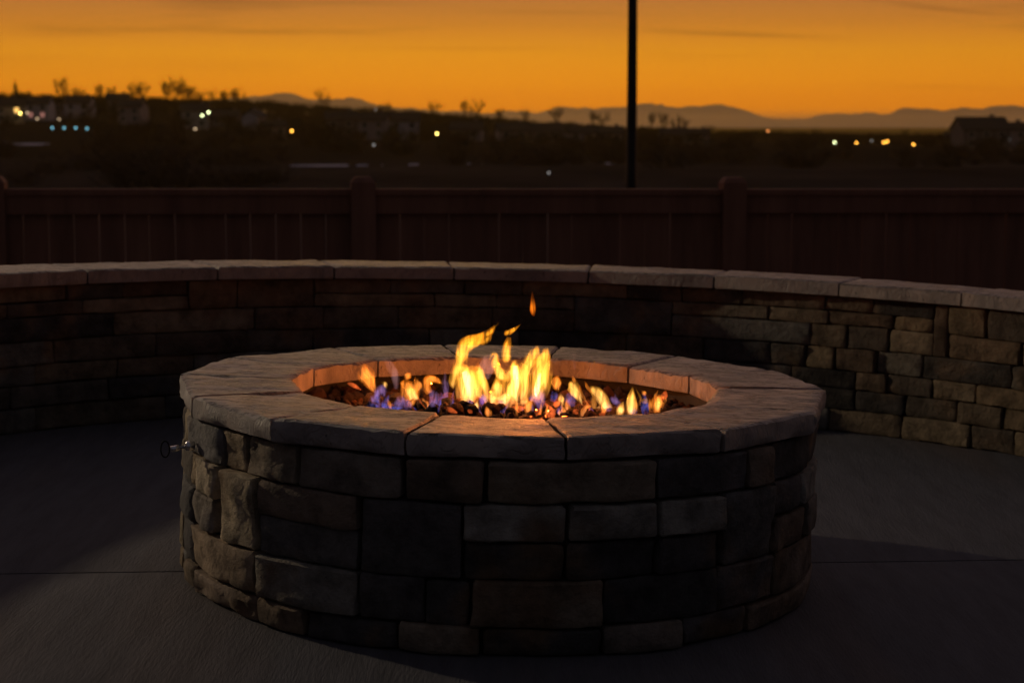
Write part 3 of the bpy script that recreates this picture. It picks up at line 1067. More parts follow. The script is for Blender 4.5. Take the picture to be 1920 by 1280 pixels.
flame('G', cC, [(480, 1060, 40), (480, 950, 80), (470, 800, 70), (450, 660, 30)], .0, None, .012)
flame('G', cC, [(880, 1040, 60), (890, 940, 110), (890, 800, 110), (920, 680, 90), (960, 600, 40)], .0, None, .012)
flame('G', cC, [(1090, 1000, 60), (1110, 880, 90), (1130, 760, 100), (1150, 620, 90), (1180, 480, 40)], .02, None, .012)
flame('G', cC, [(640, 1070, 60), (680, 1000, 120), (700, 900, 115), (700, 800, 80), (690, 700, 40)], .0, None, .014)
flame('Y', cC, [(560, 1060, 16), (600, 1000, 34), (590, 930, 24), (575, 880, 6)], -.03)
flame('Y', cC, [(700, 1050, 14), (740, 1000, 36), (770, 940, 26), (760, 890, 6)], -.04)
# left flames
flame('O', cD, [(372, 912, 6), (325, 830, 38), (288, 740, 76), (262, 660, 70), (238, 592, 18)], .06, 'orange flame blowing to the left, leftmost of the tall ones')
flame('O', cD, [(372, 912, 6), (360, 830, 18), (345, 740, 20), (320, 680, 8)], .05)
flame('V', cD, [(385, 950, 22), (425, 895, 56), (470, 845, 26), (500, 900, 10)], .04)
flame('Y', cD, [(492, 872, 8), (470, 822, 26), (438, 792, 6)], .04)
flame('R', cD, [(216, 880, 6), (150, 835, 20), (92, 808, 16), (60, 798, 3)], .10, 'small pinkish flame dart at the far left')
flame('B', cD, [(265, 1052, 8), (360, 1040, 24), (450, 1050, 34), (545, 1072, 26), (640, 1085, 26), (745, 1098, 10)], -.16, 'low blue flame along the front left rim')
flame('V', cD, [(400, 1050, 28), (375, 970, 40), (390, 915, 14)], -.02)
flame('V', cD, [(640, 1090, 30), (645, 1000, 64), (620, 945, 20)], -.12)
flame('V', cD, [(740, 1100, 20), (730, 1040, 40), (700, 980, 16)], -.12)
flame('O', cD, [(790, 1055, 14), (772, 960, 76), (742, 880, 84), (690, 812, 56), (642, 788, 8)], -.02, 'orange cluster between the left flames')
flame('Y', cD, [(800, 1050, 12), (790, 980, 44), (760, 900, 50), (720, 850, 30)], -.04)
flame('O', cD, [(812, 905, 24), (842, 850, 36), (815, 790, 28), (808, 738, 6)], .0)
flame('O', cD, [(688, 782, 10), (725, 730, 34), (758, 692, 6)], .03)
flame('R', cD, [(915, 1075, 4), (870, 1020, 8), (830, 960, 12)], -.08)
flame('O', cD, [(965, 905, 30), (930, 830, 42), (952, 762, 46), (1022, 755, 32), (1082, 788, 18), (1106, 812, 3)], .02, 'orange flame hooking to the right, beside the violet wisp')
flame('V', cD, [(1035, 1128, 36), (1030, 1030, 42), (1010, 950, 48), (960, 890, 22)], -.08)
flame('V', cD, [(1165, 1005, 6), (1142, 930, 18), (1122, 800, 24), (1130, 680, 5)], .0)
flame('F', cD, [(600, 860, 20), (590, 740, 40), (540, 640, 40), (480, 540, 20)], .12, None, .012)
# right flames
flame('O', cE, [(287, 696, 5), (262, 622, 46), (260, 560, 50), (270, 498, 10)], .06, 'round orange puff right of the middle flames')
flame('Y', cE, [(332, 838, 14), (312, 772, 32), (312, 706, 8)], -.02)
flame('Y', cE, [(552, 842, 4), (522, 762, 28), (472, 682, 52), (438, 612, 58), (398, 582, 14)], -.02, 'yellow flame leaning left with an orange tip')
flame('O', cE, [(478, 575, 24), (450, 530, 20), (438, 496, 6)], .0)
flame('O', cE, [(655, 845, 3), (592, 792, 11), (542, 702, 18), (512, 615, 12)], -.02)
flame('V', cE, [(445, 855, 20), (422, 760, 62), (398, 690, 22)], -.01)
flame('Y', cE, [(885, 858, 10), (802, 800, 54), (742, 722, 58), (682, 668, 46), (636, 636, 12)], -.04, 'yellow flame sweeping left above the rocks')
flame('O', cE, [(655, 705, 10), (612, 642, 18), (576, 566, 4)], -.02)
flame('Y', cE, [(690, 862, 8), (780, 852, 20), (890, 856, 6)], -.06)
flame('V', cE, [(985, 805, 6), (922, 782, 36), (858, 742, 14)], -.01)
flame('Y', cE, [(978, 955, 36), (985, 880, 38), (1012, 796, 6)], -.16)
flame('Y', cE, [(1092, 950, 40), (1100, 850, 54), (1100, 740, 42), (1112, 624, 6)], -.14, 'pointed yellow flame, second from the right end')
flame('O', cE, [(1160, 925, 14), (1166, 850, 18), (1150, 755, 6)], -.13)
flame('V', cE, [(1130, 935, 30), (1120, 900, 40), (1120, 860, 14)], -.15)
flame('B', cE, [(1252, 925, 30), (1250, 830, 40), (1240, 700, 14)], -.10)
flame('O', cE, [(1390, 915, 30), (1390, 830, 66), (1402, 765, 56), (1442, 718, 10)], -.10, 'orange flame at the right end of the fire')
flame('Y', cE, [(1395, 905, 16), (1400, 840, 30), (1420, 770, 20)], -.11)
flame('O', cE, [(1320, 925, 10), (1316, 840, 22), (1310, 768, 6)], -.11)
flame('O', cE, [(1482, 832, 6), (1482, 772, 18), (1442, 730, 10)], -.10)
flame('B', cE, [(215, 790, 20), (235, 720, 36), (215, 670, 10)], .02)
# flickers between the rocks
flame('R', cE, [(130, 970, 16), (210, 930, 40), (170, 860, 22), (125, 800, 6)], -.20)
flame('R', cE, [(20, 930, 20), (60, 900, 30), (40, 870, 8)], -.18)
flame('R', cE, [(230, 840, 20), (270, 810, 30), (300, 790, 8)], -.08)
flame('R', cE, [(400, 860, 14), (390, 810, 20), (410, 780, 6)], -.10)
flame('R', cE, [(740, 945, 14), (780, 925, 26), (820, 905, 6)], -.18)
flame('R', cC, [(730, 1120, 16), (850, 1080, 36), (960, 1060, 12)], -.10)
flame('R', cC, [(80, 1060, 12), (150, 1090, 24), (220, 1120, 8)], -.14)
flame('R', cC, [(330, 1100, 10), (360, 1120, 20), (380, 1140, 6)], -.16)
# the low restless band along the burner
wr_ = random.Random(77)
for k in range(64):
    px = wr_.uniform(688, 1252)
    t_ = (px - 688) / 564
    edge_y = 757 + 30 * math.sin(PI * min(1, max(0, t_ * .9 + .05))) - (8 if t_ > .85 else 0)
    py = edge_y - abs(wr_.gauss(0, 9))
    h_ = wr_.uniform(8, 30) * (1.3 if .25 < t_ < .65 else 1)
    ln = wr_.uniform(-10, 10)
    hw_ = wr_.uniform(2.0, 6.5)
    kind_ = wr_.choice('VVBVBO' if t_ < .3 else ('VORVGO' if t_ < .7 else 'RVOOG'))
    flame(kind_, cP, [(px, py, hw_ * .6), (px + ln * .2, py - h_ * .35, hw_), (px + ln * .7, py - h_ * .7, hw_ * .6), (px + ln, py - h_, .4)], wr_.uniform(-.2, .02), None, .006, .006)
# flamelet torn off above, and thin wisps
flame('O', cP, [(1001, 592, 1.5), (999, 582, 4.6), (999, 568, 4), (998, 546, .6)], .03, 'small flame torn off above the fire')
flame('F', cP, [(1077, 692, 1.2), (1077, 675, 3), (1076, 658, .8)], .05)
flame('F', cP, [(1068, 686, 1), (1062, 678, 1.6), (1058, 672, .6)], .05)

for (px, py, dy, e) in ((870, 725, .0, 1.9), (970, 715, -.02, 2.3), (1000, 690, .0, 1.8), (760, 750, .0, 1.5), (1100, 745, -.02, 1.2), (1190, 755, -.08, 1.3), (690, 730, .05, .9), (885, 640, .02, 2.2), (1010, 650, .02, 2.0)):
    ld = bpy.data.lights.new('flame_glow', 'POINT')
    ld.energy = e * .42
    ld.color = (1, .25, .045)
    ld.shadow_soft_size = .035
    lo_ = bpy.data.objects.new('flame_glow', ld)
    COL.objects.link(lo_)
    lo_.parent = fire
    w = at_patio(px, py, PIT.y + dy)
    lo_.location = (w.x - PIT.x, dy, w.z + .025)

# ------------------------------------------------------------------ curved seat wall
HW, WTH = .507, .046
RF, RC, RCB = 2.150, 2.125, 2.385
wall = thing('seat_wall', 'low curved stone seat wall with flat cap stones behind the fire pit', 'wall', PATIO @ Matrix.Translation(WALL))
A0, A1 = -18, 205
joints = [132.2, 119.8, 108.8, 97.5, 84.9, 73.1, 61.4, 49.9]
while joints[0] < A1:
    joints.insert(0, joints[0] + random.uniform(11, 12.6))
while joints[-1] > A0:
    joints.append(joints[-1] - random.uniform(11, 12.6))
for a, b in zip(joints, joints[1:]):
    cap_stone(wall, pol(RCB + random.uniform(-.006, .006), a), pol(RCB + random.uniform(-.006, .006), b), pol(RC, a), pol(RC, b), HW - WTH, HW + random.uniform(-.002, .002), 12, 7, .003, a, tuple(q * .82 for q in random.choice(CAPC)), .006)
w0, w1 = rad(joints[-1] + .3), rad(joints[0] - .3)
cylinder('mortar_core', RF + .03, 0, HW - WTH - .003, w0, w1, M_CORE, wall, inner=RF + .20, n=140)
ZW = HW - WTH - .003
NRM = [0, .11, .21, .375, .54, .68, .83, 1.0]
zr = [ZW * (1 - v) + .001 for v in NRM]
U = lambda u: 1440 + u / 3.556
RIGHT = [  # columns (crop units), first course, last course, colour
    (380, 692, 0, 0, 2), (698, 1102, 0, 0, 10), (1106, 1196, 0, 2, 9), (1204, 1448, 0, 1, 8), (1470, 1760, 0, 1, 3),
    (400, 832, 1, 1, 9), (840, 1100, 1, 1, 0),
    (285, 528, 2, 2, 2), (532, 802, 2, 2, 3), (810, 1102, 2, 2, 1), (1204, 1680, 2, 2, 7), (1690, 1800, 2, 2, 8),
    (20, 250, 3, 3, 5), (255, 440, 3, 3, 8), (455, 718, 3, 3, 9), (722, 1026, 3, 3, 4), (1034, 1622, 3, 3, 5), (1632, 1800, 3, 3, 4),
    (160, 582, 4, 4, 6), (588, 788, 4, 4, 9), (794, 1084, 4, 4, 3), (1090, 1382, 4, 4, 1), (1390, 1800, 4, 4, 0),
    (300, 580, 5, 5, 6), (584, 908, 5, 5, 10), (914, 1254, 5, 5, 3), (1262, 1566, 5, 5, 2), (1570, 1800, 5, 5, 0),
    (400, 884, 6, 6, 2), (890, 1345, 6, 6, 1), (1352, 1640, 6, 6, 3), (1640, 1800, 6, 6, 8),
]
cov = {r: None for r in range(7)}
for (ul, ur, r0, r1, ci) in RIGHT:
    zt, zb = zr[r0], zr[r1 + 1]
    ta, tb = theta_of(U(ul), WALL, RF, (zt + zb) / 2, True), theta_of(U(ur), WALL, RF, (zt + zb) / 2, True)
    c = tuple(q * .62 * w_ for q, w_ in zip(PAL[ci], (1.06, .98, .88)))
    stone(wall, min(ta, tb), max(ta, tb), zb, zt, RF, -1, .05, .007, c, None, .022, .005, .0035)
    for r in range(r0, r1 + 1):
        cov[r] = [min(ta, tb, cov[r][0] if cov[r] else 9), max(ta, tb, cov[r][1] if cov[r] else -9)]
r = 0
fill = []
blocked = {k: [] for k in range(7)}
rw = random.Random(21)
for r in range(7):
    for (a, b) in ((w0, cov[r][0]), (cov[r][1], w1)):
        while b - a > .01:
            hit = [q for q in blocked[r] if q[0] < a + .005 < q[1]]
            if hit:
                a = hit[0][1]
                continue
            nxt = min([q[0] for q in blocked[r] if q[0] > a] + [b])
            L = rw.uniform(.10, .24) if (NRM[r + 1] - NRM[r]) > .12 else rw.uniform(.08, .20)
            if nxt - a - L < .05:
                L = nxt - a
            L = min(L, nxt - a)
            r1 = r
            if r < 6 and rw.random() < .13 and L < .16:
                nb = (w0, cov[r + 1][0]) if a < cov[r][0] else (cov[r + 1][1], w1)
                if a > nb[0] and a + L < nb[1]:
                    r1 = r + 1
                    blocked[r + 1].append((a, a + L))
            dark = rw.random()
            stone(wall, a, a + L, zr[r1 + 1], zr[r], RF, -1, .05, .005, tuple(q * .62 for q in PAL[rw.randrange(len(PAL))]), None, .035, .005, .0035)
            a += L

# ------------------------------------------------------------------ fence
FY = 11.2
fdir = Vector((1, .13, 0)).normalized()
fn = Vector((fdir.y, -fdir.x, 0))        # towards the patio
P0 = at(680, 354, FY)
fence = thing('fence', 'dark red brown board fence with capped square posts behind the seat wall', 'fence', Matrix.Translation((P0.x, P0.y, 0)) @ Matrix.Rotation(math.atan2(fdir.y, fdir.x), 4, 'Z'))


def fx(px):
    """distance along the fence line of a photo column"""
    k = (px - 960) / F / (cp + sp * (640 - 354) / F)
    return (k * P0.y - P0.x) / (fdir.x - k * fdir.y)


def fence_top(s):
    return P0.z - .0047 * s             # follows the slight fall of the land


# boards
seams = [41, 89, 137, 184, 232, 278, 327, 375, 422, 468, 516, 563, 610, 657, 703, 749, 795, 842, 888, 935, 980, 1027, 1072, 1119, 1163, 1210, 1257, 1302, 1348, 1394, 1440, 1485, 1508 + 20, 1574, 1619, 1663, 1708, 1752, 1797, 1842, 1887, 1931]
step0, step1 = 47.6, 44.5
while seams[0] > -180:
    seams.insert(0, seams[0] - step0)
while seams[-1] < 2120:
    seams.append(seams[-1] + step1)
fr = random.Random(3)
for a, b in zip(seams, seams[1:]):
    s0, s1 = fx(a), fx(b)
    gap = .0055 if fr.random() < .75 else .002
    zt = fence_top((s0 + s1) / 2) - .10
    zb = ground_z(P0.x, FY) + .04
    m = MB()
    w = s1 - s0 - gap
    m.box(((s0 + s1) / 2, .002 * fr.random(), (zt + zb) / 2), (w, .016, zt - zb), Matrix.Rotation(fr.uniform(-.004, .004), 3, 'Y'))
    m.build('board', M_FENCE, fence)
bays = [fx(-12), fx(680), fx(1372), fx(2062)]
allp = [bays[0] - (bays[1] - bays[0])] + bays + [bays[-1] + (bays[2] - bays[1])]
pw = .148
for s in allp:
    zt = fence_top(s) + .075
    zb = ground_z(P0.x, FY) - .1
    m = MB()
    h = pw / 2
    lv = [(zb, h), (zt - .035, h), (zt - .006, h * .72), (zt, h * .62)]
    vs, fs = [], []
    for z, hh in lv:
        vs += [(s - hh, -hh - .02, z), (s + hh, -hh - .02, z), (s + hh, hh - .02, z), (s - hh, hh - .02, z)]
    for q in range(3):
        for k in range(4):
            fs.append((q * 4 + k, q * 4 + (k + 1) % 4, q * 4 + 4 + (k + 1) % 4, q * 4 + 4 + k))
    fs += [(3, 2, 1, 0), (12, 13, 14, 15)]
    m.poly(vs, fs)
    m.build('post', M_FENCE, fence)
for s0, s1 in zip(allp, allp[1:]):
    a, b = s0 + pw / 2 + .002, s1 - pw / 2 - .002
    for nm, dz, hh, yy, dd in (('cap_rail', -.018, .036, -.012, .11), ('top_rail', -.095, .112, -.030, .038), ('bottom_rail', -.95, .09, -.030, .038)):
        m = MB()
        za, zb_ = fence_top(a) + dz, fence_top(b) + dz
        vs = []
        for s, z in ((a, za), (b, zb_)):
            vs += [(s, yy - dd / 2, z - hh / 2), (s, yy + dd / 2, z - hh / 2), (s, yy + dd / 2, z + hh / 2), (s, yy - dd / 2, z + hh / 2)]
        m.poly(vs, [(0, 1, 2, 3), (7, 6, 5, 4), (0, 4, 5, 1), (1, 5, 6, 2), (2, 6, 7, 3), (3, 7, 4, 0)])
        m.build(nm, M_FENCE, fence)

# ------------------------------------------------------------------ pole beyond the fence
pz = at(1184, 300, 34)
gz = ground_z(pz.x, 34)
pole = thing('pole', 'tall dark metal pole standing in the field just beyond the fence', 'pole', Matrix.Translation((pz.x, 34, gz)))
m = MB()
m.tube([(0, 0, 0.03), (0, 0, 1.2), (0, 0, 1.22), (0, 0, 4.2), (0, 0, 7.6)], [.105, .105, .100, .088, .078], 20)
m.build('shaft', M_POLE, pole, True)
m = MB()
m.tube([(0, 0, -.3), (0, 0, .03)], [.2, .2], 20)
m.build('base', M_POLE, pole)
m = MB()
m.tube([(0, 0, 7.6), (0, 0, 7.63), (0, 0, 7.68)], [.085, .085, .02], 20)
m.build('cap', M_POLE, pole, True)

# ------------------------------------------------------------------ the flood lamp's post and housing (left of the picture)
fgz = ground_z(LAMP_AT.x, LAMP_AT.y)
fl_t = thing('flood_lamp', 'black flood lamp on a post standing left of the seat wall', 'lamp', Matrix.Translation((LAMP_AT.x, LAMP_AT.y, fgz)))
ld_ = (LAMP_TO - LAMP_AT).normalized()
back = LAMP_AT - ld_ * .10 - Vector((0, 0, fgz + 0)) - Vector((LAMP_AT.x, LAMP_AT.y, 0))
m = MB()
m.tube([(back.x, back.y, -.2), (back.x, back.y, back.z - .05)], [.04, .035], 12)
m.build('post', M_POLE, fl_t, True)
m = MB()
m.tube([back - ld_ * .05, back, back + ld_ * .06], [.05, .10, .11], 16)
m.build('lamp_housing', M_POLE, fl_t, True)

# ------------------------------------------------------------------ trees
def branch_tree(seed, H, spread=.55, upright=.6, levels=3, kids=(6, 5, 5), w0=.16):
    r = random.Random(seed)
    trunk, crown = MB(), MB()

    def strip(mb, p, q, wa, wb):
        d = (q - p).normalized()
        a = d.orthogonal().normalized()
        b = d.cross(a)
        for s in (a, b):
            mb.poly([p - s * wa, p + s * wa, q + s * wb, q - s * wb], [(0, 1, 2, 3)])

    def grow(p, d, L, w, lev):
        q = p + d * L
        mid = p.lerp(q, .5) + Vector((r.uniform(-1, 1), r.uniform(-1, 1), 0)) * L * .06
        strip(crown, p, mid, w, w * .8)
        strip(crown, mid, q, w * .8, w * .5)
        if lev >= levels:
            return
        for k in range(kids[lev]):
            t = r.uniform(.35, 1.0)
            o = mid.lerp(q, (t - .5) * 2) if t > .5 else p.lerp(mid, t * 2)
            nd = (d * upright + Vector((r.gauss(0, spread), r.gauss(0, spread), r.uniform(.0, .5)))).normalized()
            grow(o, nd, L * r.uniform(.45, .75), max(w * .52, .04), lev + 1)
    th = H * r.uniform(.22, .32)
    trunk.tube([(0, 0, -.4), (0, 0, th * .5), (r.uniform(-.1, .1), 0, th * 1.25)], [w0 * 1.15, w0, w0 * .75], 6)
    for k in range(kids[0]):
        a = 2 * PI * k / kids[0] + r.uniform(-.4, .4)
        nd = Vector((math.cos(a) * spread, math.sin(a) * spread, r.uniform(.6, 1.1))).normalized()
        grow(Vector((0, 0, th * r.uniform(.8, 1.2))), nd, H * r.uniform(.26, .38), w0 * .5, 1)
    return mesh('trunk', trunk.v, trunk.f), mesh('crown', crown.v, crown.f)


def shrub_mesh(seed, H=3.0):
    r = random.Random(seed)
    stems, crown = MB(), MB()
    for k in range(46):
        a = r.uniform(0, 2 * PI)
        lean = r.uniform(.05, .75)
        base = Vector((r.gauss(0, .5), r.gauss(0, .5), -.2))
        d = Vector((math.cos(a) * lean, math.sin(a) * lean, 1)).normalized()
        L = H * r.uniform(.45, 1.0)
        side = d.orthogonal().normalized()
        (stems if k < 12 else crown).poly([base - side * .03, base + side * .03, base + d * L + side * .012, base + d * L - side * .012], [(0, 1, 2, 3)])
        for q in range(9):
            p = base + d * L * r.uniform(.25, 1)
            e = (d * .6 + Vector((r.gauss(0, .5), r.gauss(0, .5), r.uniform(0, .5)))).normalized()
            sd_ = e.orthogonal().normalized()
            l = r.uniform(.3, .9)
            crown.poly([p - sd_ * .02, p + sd_ * .02, p + e * l + sd_ * .01, p + e * l - sd_ * .01], [(0, 1, 2, 3)])
    return mesh('stems', stems.v, stems.f), mesh('twigs', crown.v, crown.f)


SV = [shrub_mesh(s) for s in (31, 32, 33)]
M_STEM = pbr('shrub_stems', (.075, .060, .052), .95, .1, .3, .3, 0)
for t_, c_ in SV:
    t_.materials.append(M_STEM)
    c_.materials.append(M_STEM)
TV = [branch_tree(s, 8.0, sp_, up) for s, sp_, up in ((1, .45, .7), (2, .6, .6), (3, .35, .9), (4, .55, .8), (5, .7, .5), (6, .4, .75))]
for t_, c_ in TV:
    t_.materials.append(M_BARK)
    c_.materials.append(M_TWIG)


def bare_tree(px, py_top, Y, var, label, group, wide=1.0, name='bare_tree'):
    top = at(px, py_top, Y)
    z0 = ground_z(top.x, Y)
    h = max(top.z - z0, 2.5)
    shrub = name == 'bare_shrub'
    t_, c_ = SV[var % 3] if shrub else TV[var % len(TV)]
    zmax = max(v.co.z for v in c_.vertices)
    s = h / zmax
    root = thing(name, label, 'tree', Matrix.Translation((top.x, Y, z0)) @ Matrix.Rotation(var * 1.7 + px, 4, 'Z') @ Matrix.Diagonal((s * wide, s * wide, s, 1)), group)
    obj('stems' if shrub else 'trunk', t_, None, root)
    obj('twigs' if shrub else 'crown', c_, None, root)
    return root


SKY = [  # columns and tops of the trees that break the skyline
    (113, 141, 0, 'bare tree on the left skyline between the spruce and the low bushes'), (147, 156, 1, 'low bare bushy tree right of the first skyline tree'),
    (185, 152, 2, 'small round bare tree on the left skyline'), (207, 159, 0, 'thin faint bare tree beside the small round one'),
    (255, 150, 3, 'slim bare tree at the left edge of the vase shaped one'), (267, 144, 1, 'vase shaped bare tree rising alone on the left skyline'),
    (310, 145, 2, 'rounded bare tree at the left of the tallest skyline clump'), (327, 138, 3, 'tallest bare tree of the left skyline clump'),
    (343, 148, 4, 'bare tree just right of the tallest skyline tree'), (354, 156, 0, 'dense low bare tree right of the tallest skyline clump'),
    (372, 161, 1, 'short bare tree in the low skyline row'), (397, 163, 5, 'short wide bare tree in the low skyline row'),
    (418, 164, 2, 'narrow bare tree before the end of the low skyline row'), (434, 163, 4, 'bare tree next to last of the low skyline row'),
    (449, 160, 3, 'bare tree ending the low skyline row'), (606, 161, 3, 'lone round bare tree in front of the pale far ridge'),
    (722, 186, 1, 'faint low bare tree right of the pale far ridge'), (812, 186, 4, 'low bare tree left of the dark pair of trees'),
    (870, 182, 2, 'left tree of the dark pair on the middle skyline'), (892, 181, 3, 'right tree of the dark pair on the middle skyline'),
    (935, 200, 0, 'faint bare tree between the dark pair and the mountains'), (985, 200, 5, 'low bare tree at the foot of the first mountain rise'),
    (1042, 192, 1, 'bare tree standing before the first mountain rise'), (1112, 203, 2, 'thin bare tree before the mountains left of the pole'),
    (1130, 206, 4, 'thin bare tree nearest the pole on its left'), (1222, 206, 2, 'bare tree nearest the pole on its right'),
    (1246, 208, 0, 'second bare tree right of the pole'), (1268, 212, 3, 'third bare tree right of the pole'),
    (1285, 218, 5, 'low bare tree where the right treeline begins'), (1335, 230, 1, 'low bare tree in the right treeline before the mountain peak'),
    (1528, 238, 4, 'low bare tree in the middle of the right treeline'), (1697, 237, 3, 'rounded bare tree left of the dark house block'),
    (1720, 243, 1, 'small bare tree beside the rounded one left of the house block'), (1800, 226, 2, 'bare tree left behind the dark house block'),
    (1818, 222, 4, 'bare tree behind the middle of the dark house block'), (1838, 219, 3, 'tallest bare tree behind the dark house block')]
for i, (px, py, var, lab) in enumerate(SKY):
    bare_tree(px, py, 640 + (i * 37) % 70, var, lab, 'bare trees along the skyline', .78)
# spruce
st = at(28, 147, 660)
gz0 = ground_z(st.x, 660)
H_ = st.z - gz0
spr = thing('spruce_tree', 'dark cone shaped spruce at the left end of the skyline', 'tree', Matrix.Translation((st.x, 660, gz0)))
m = MB()
m.tube([(0, 0, 0), (0, 0, H_ * .97)], [.25, .04], 6)
m.build('trunk', M_BARK, spr)
m = MB()
r_ = random.Random(4)
for k in range(420):
    t = r_.random() ** .8
    z = H_ * (.1 + .9 * t)
    R_ = (1 - t) * H_ * .36 * r_.uniform(.6, 1.05) + .15
    a = r_.uniform(0, 2 * PI)
    d = Vector((math.cos(a), math.sin(a), -.25))
    s_ = Vector((-math.sin(a), math.cos(a), 0)) * R_ * .22
    p = Vector((0, 0, z))
    m.poly([p, p + d * R_ * .6 + s_, p + d * R_, p + d * R_ * .6 - s_], [(0, 1, 2, 3)])
m.build('crown', M_NEEDLE, spr)

# where the far lamps stand: column, row, distance, colour, label
LAMPS = [
    (38, 213, 515, 'y', 'bright yellow lamp at the far left house'), (51, 212, 515, 'd', 'dim amber lamp right of the far left yellow lamp'),
    (70, 223, 530, 'd', 'dim pinkish lamp in front of the pale left house'), (111, 224, 530, 'd', 'dim white lamp above the teal row'),
    (98, 240, 450, 't', 'first teal lamp of the row of four from the left'), (120, 240, 450, 't', 'second teal lamp of the row of four from the left'),
    (142, 240, 450, 't', 'third teal lamp of the row of four from the left'), (163, 241, 450, 't', 'last teal lamp of the row of four at its right end'),
    (379, 217, 490, 'g', 'lower left one of the twin yellow white hillside lamps'), (391, 211, 490, 'g', 'upper right one of the twin yellow white hillside lamps'),
    (366, 242, 480, 'd', 'soft white lamp below the twin hillside lamps'), (547, 246, 450, 'o', 'small orange lamp right of the gable end house'),
    (704, 206, 640, 'b', 'faint grey lamp high under the pale far ridge'), (701, 272, 400, 'b', 'faint grey lamp low in the middle distance'),
    (819, 251, 480, 'y', 'bright yellow lamp in the middle distance'), (824, 266, 470, 'b', 'faint lamp right below the bright yellow middle lamp'),
    (903, 251, 560, 'd', 'dim amber lamp at the brown middle house'), (1029, 324, 160, 'b', 'faint round light low in the field left of the pole'),
    (1440, 246, 620, 'r', 'small red orange lamp on the right treeline'), (1428, 285, 420, 'd', 'dim lamp below the red orange one'),
    (1565, 267, 500, 'g', 'pale greenish lamp left of the orange lamps on the right'), (1606, 268, 500, 'o', 'single orange lamp right of the pale greenish one'),
    (1634, 264, 520, 'b', 'faint grey lamp between the right orange lamps'), (1657, 267, 500, 'o', 'left one of the touching pair of orange lamps'),
    (1664, 265.5, 505, 'o', 'right one of the touching pair of orange lamps'), (1676, 276, 500, 'b', 'faint grey lamp under the touching orange pair'),
    (1713, 271, 500, 'o', 'rightmost orange lamp left of the dark house block'), (1892, 262, 440, 'b', 'faint lamp at the right edge house')]

# the wood on the hillside: too many trees to count, one mass
wv, wf = [], []
arrs = []
for t_, c_ in TV + SV:
    v = np.array([tuple(q.co) for q in c_.vertices] + [tuple(q.co) for q in t_.vertices])
    off = len(c_.vertices)
    f = [tuple(q.vertices) for q in c_.polygons] + [tuple(i + off for i in q.vertices) for q in t_.polygons if len(q.vertices) == 4]
    arrs.append((v, np.array(f)))
wr = random.Random(9)
base_n = 0
VV, FF = [], []
wood_spots = []
for k in range(2700):
    y = wr.uniform(290, 640) if k < 1300 else wr.uniform(600, 780)
    x = wr.uniform(-.33, .33) * y
    u = x / y
    if any(y < L_[2] + 6 and abs(u * F + 960 - L_[0]) < 15 for L_ in LAMPS):
        continue
    if y < 560 and u < .04 and noise.noise(Vector((x * .016, y * .016, 0))) < (.0 if y < 400 else -.15):
        continue
    left = sm(.12, -.22, u) if False else S01((.12 - u) / .3)
    top_e = (4.3 + 2.2 * left) * wr.uniform(.75, 1.12)
    far_ = wr.random() < (.85 if y > 600 else .3)
    v, f = arrs[wr.randrange(6) if far_ else 6 + wr.randrange(3)]
    s = top_e / (8.0 if far_ else 5.0)
    a = wr.uniform(0, 6.28)
    R2 = np.array([[math.cos(a), -math.sin(a)], [math.sin(a), math.cos(a)]])
    q = v * s
    wd = wr.uniform(1.1, 1.7)
    q[:, :2] = (q[:, :2] * wd) @ R2.T
    q += np.array([x, y, ground_z(x, y) - .2])
    VV.append(q)
    FF.append(f + base_n)
    base_n += len(v)
for k in range(400):            # the thicket of leafless brush on the left of the field
    y = wr.uniform(150, 330)
    u = wr.uniform(-.28, -.125) if k < 210 else wr.uniform(-.05, .3)
    if k >= 210 and y < 235:
        continue
    x = u * y
    dens = noise.noise(Vector((x * .03, y * .012, 8.0)))
    if dens < (-.15 if u > -.23 else .05) or any(y < L_[2] + 6 and L_[1] > 236 and abs(u * F + 960 - L_[0]) < 16 for L_ in LAMPS):
        continue
    v, f = arrs[6 + wr.randrange(3)]
    q = v * (wr.uniform(1.2, 2.9) / 3.0)
    a = wr.uniform(0, 6.28)
    R2 = np.array([[math.cos(a), -math.sin(a)], [math.sin(a), math.cos(a)]])
    q[:, :2] = (q[:, :2] * wr.uniform(1.3, 2.4)) @ R2.T
    q += np.array([x, y, ground_z(x, y) - .1])
    VV.append(q)
    FF.append(f + base_n)
    base_n += len(v)
VV = np.concatenate(VV)
FF = np.concatenate(FF)
me = bpy.data.meshes.new('woodland')
me.vertices.add(len(VV))
me.vertices.foreach_set('co', VV.astype(np.float32).ravel())
me.loops.add(FF.size)
me.loops.foreach_set('vertex_index', FF.astype(np.int32).ravel())
me.polygons.add(len(FF))
me.polygons.foreach_set('loop_start', (np.arange(len(FF)) * 4).astype(np.int32))
me.update(calc_edges=True)
me.validate()
tag(obj('woodland', me, M_TWIG), kind='stuff')

# nearer leafless shrubs in the field
for i, (px, py, Y, var, lab) in enumerate([
    (262, 262, 150, 4, 'large brown leafless shrub in the field, left of the others'), (330, 268, 165, 1, 'brown leafless shrub in the field beside the largest one'),
    (420, 282, 170, 5, 'low brown leafless shrub in the middle of the left field'), (505, 290, 180, 3, 'low leafless shrub at the right of the left field'),
    (90, 268, 200, 1, 'dark leafless shrub in the field under the teal lamps'), (160, 272, 210, 4, 'dark leafless shrub between the teal lamps and the brown shrubs'),
    (1250, 262, 230, 5, 'dark leafless shrub in the field right of the pole')]):
    bare_tree(px, py + 14, Y, var, lab, 'leafless shrubs in the field', 2.6, 'bare_shrub')

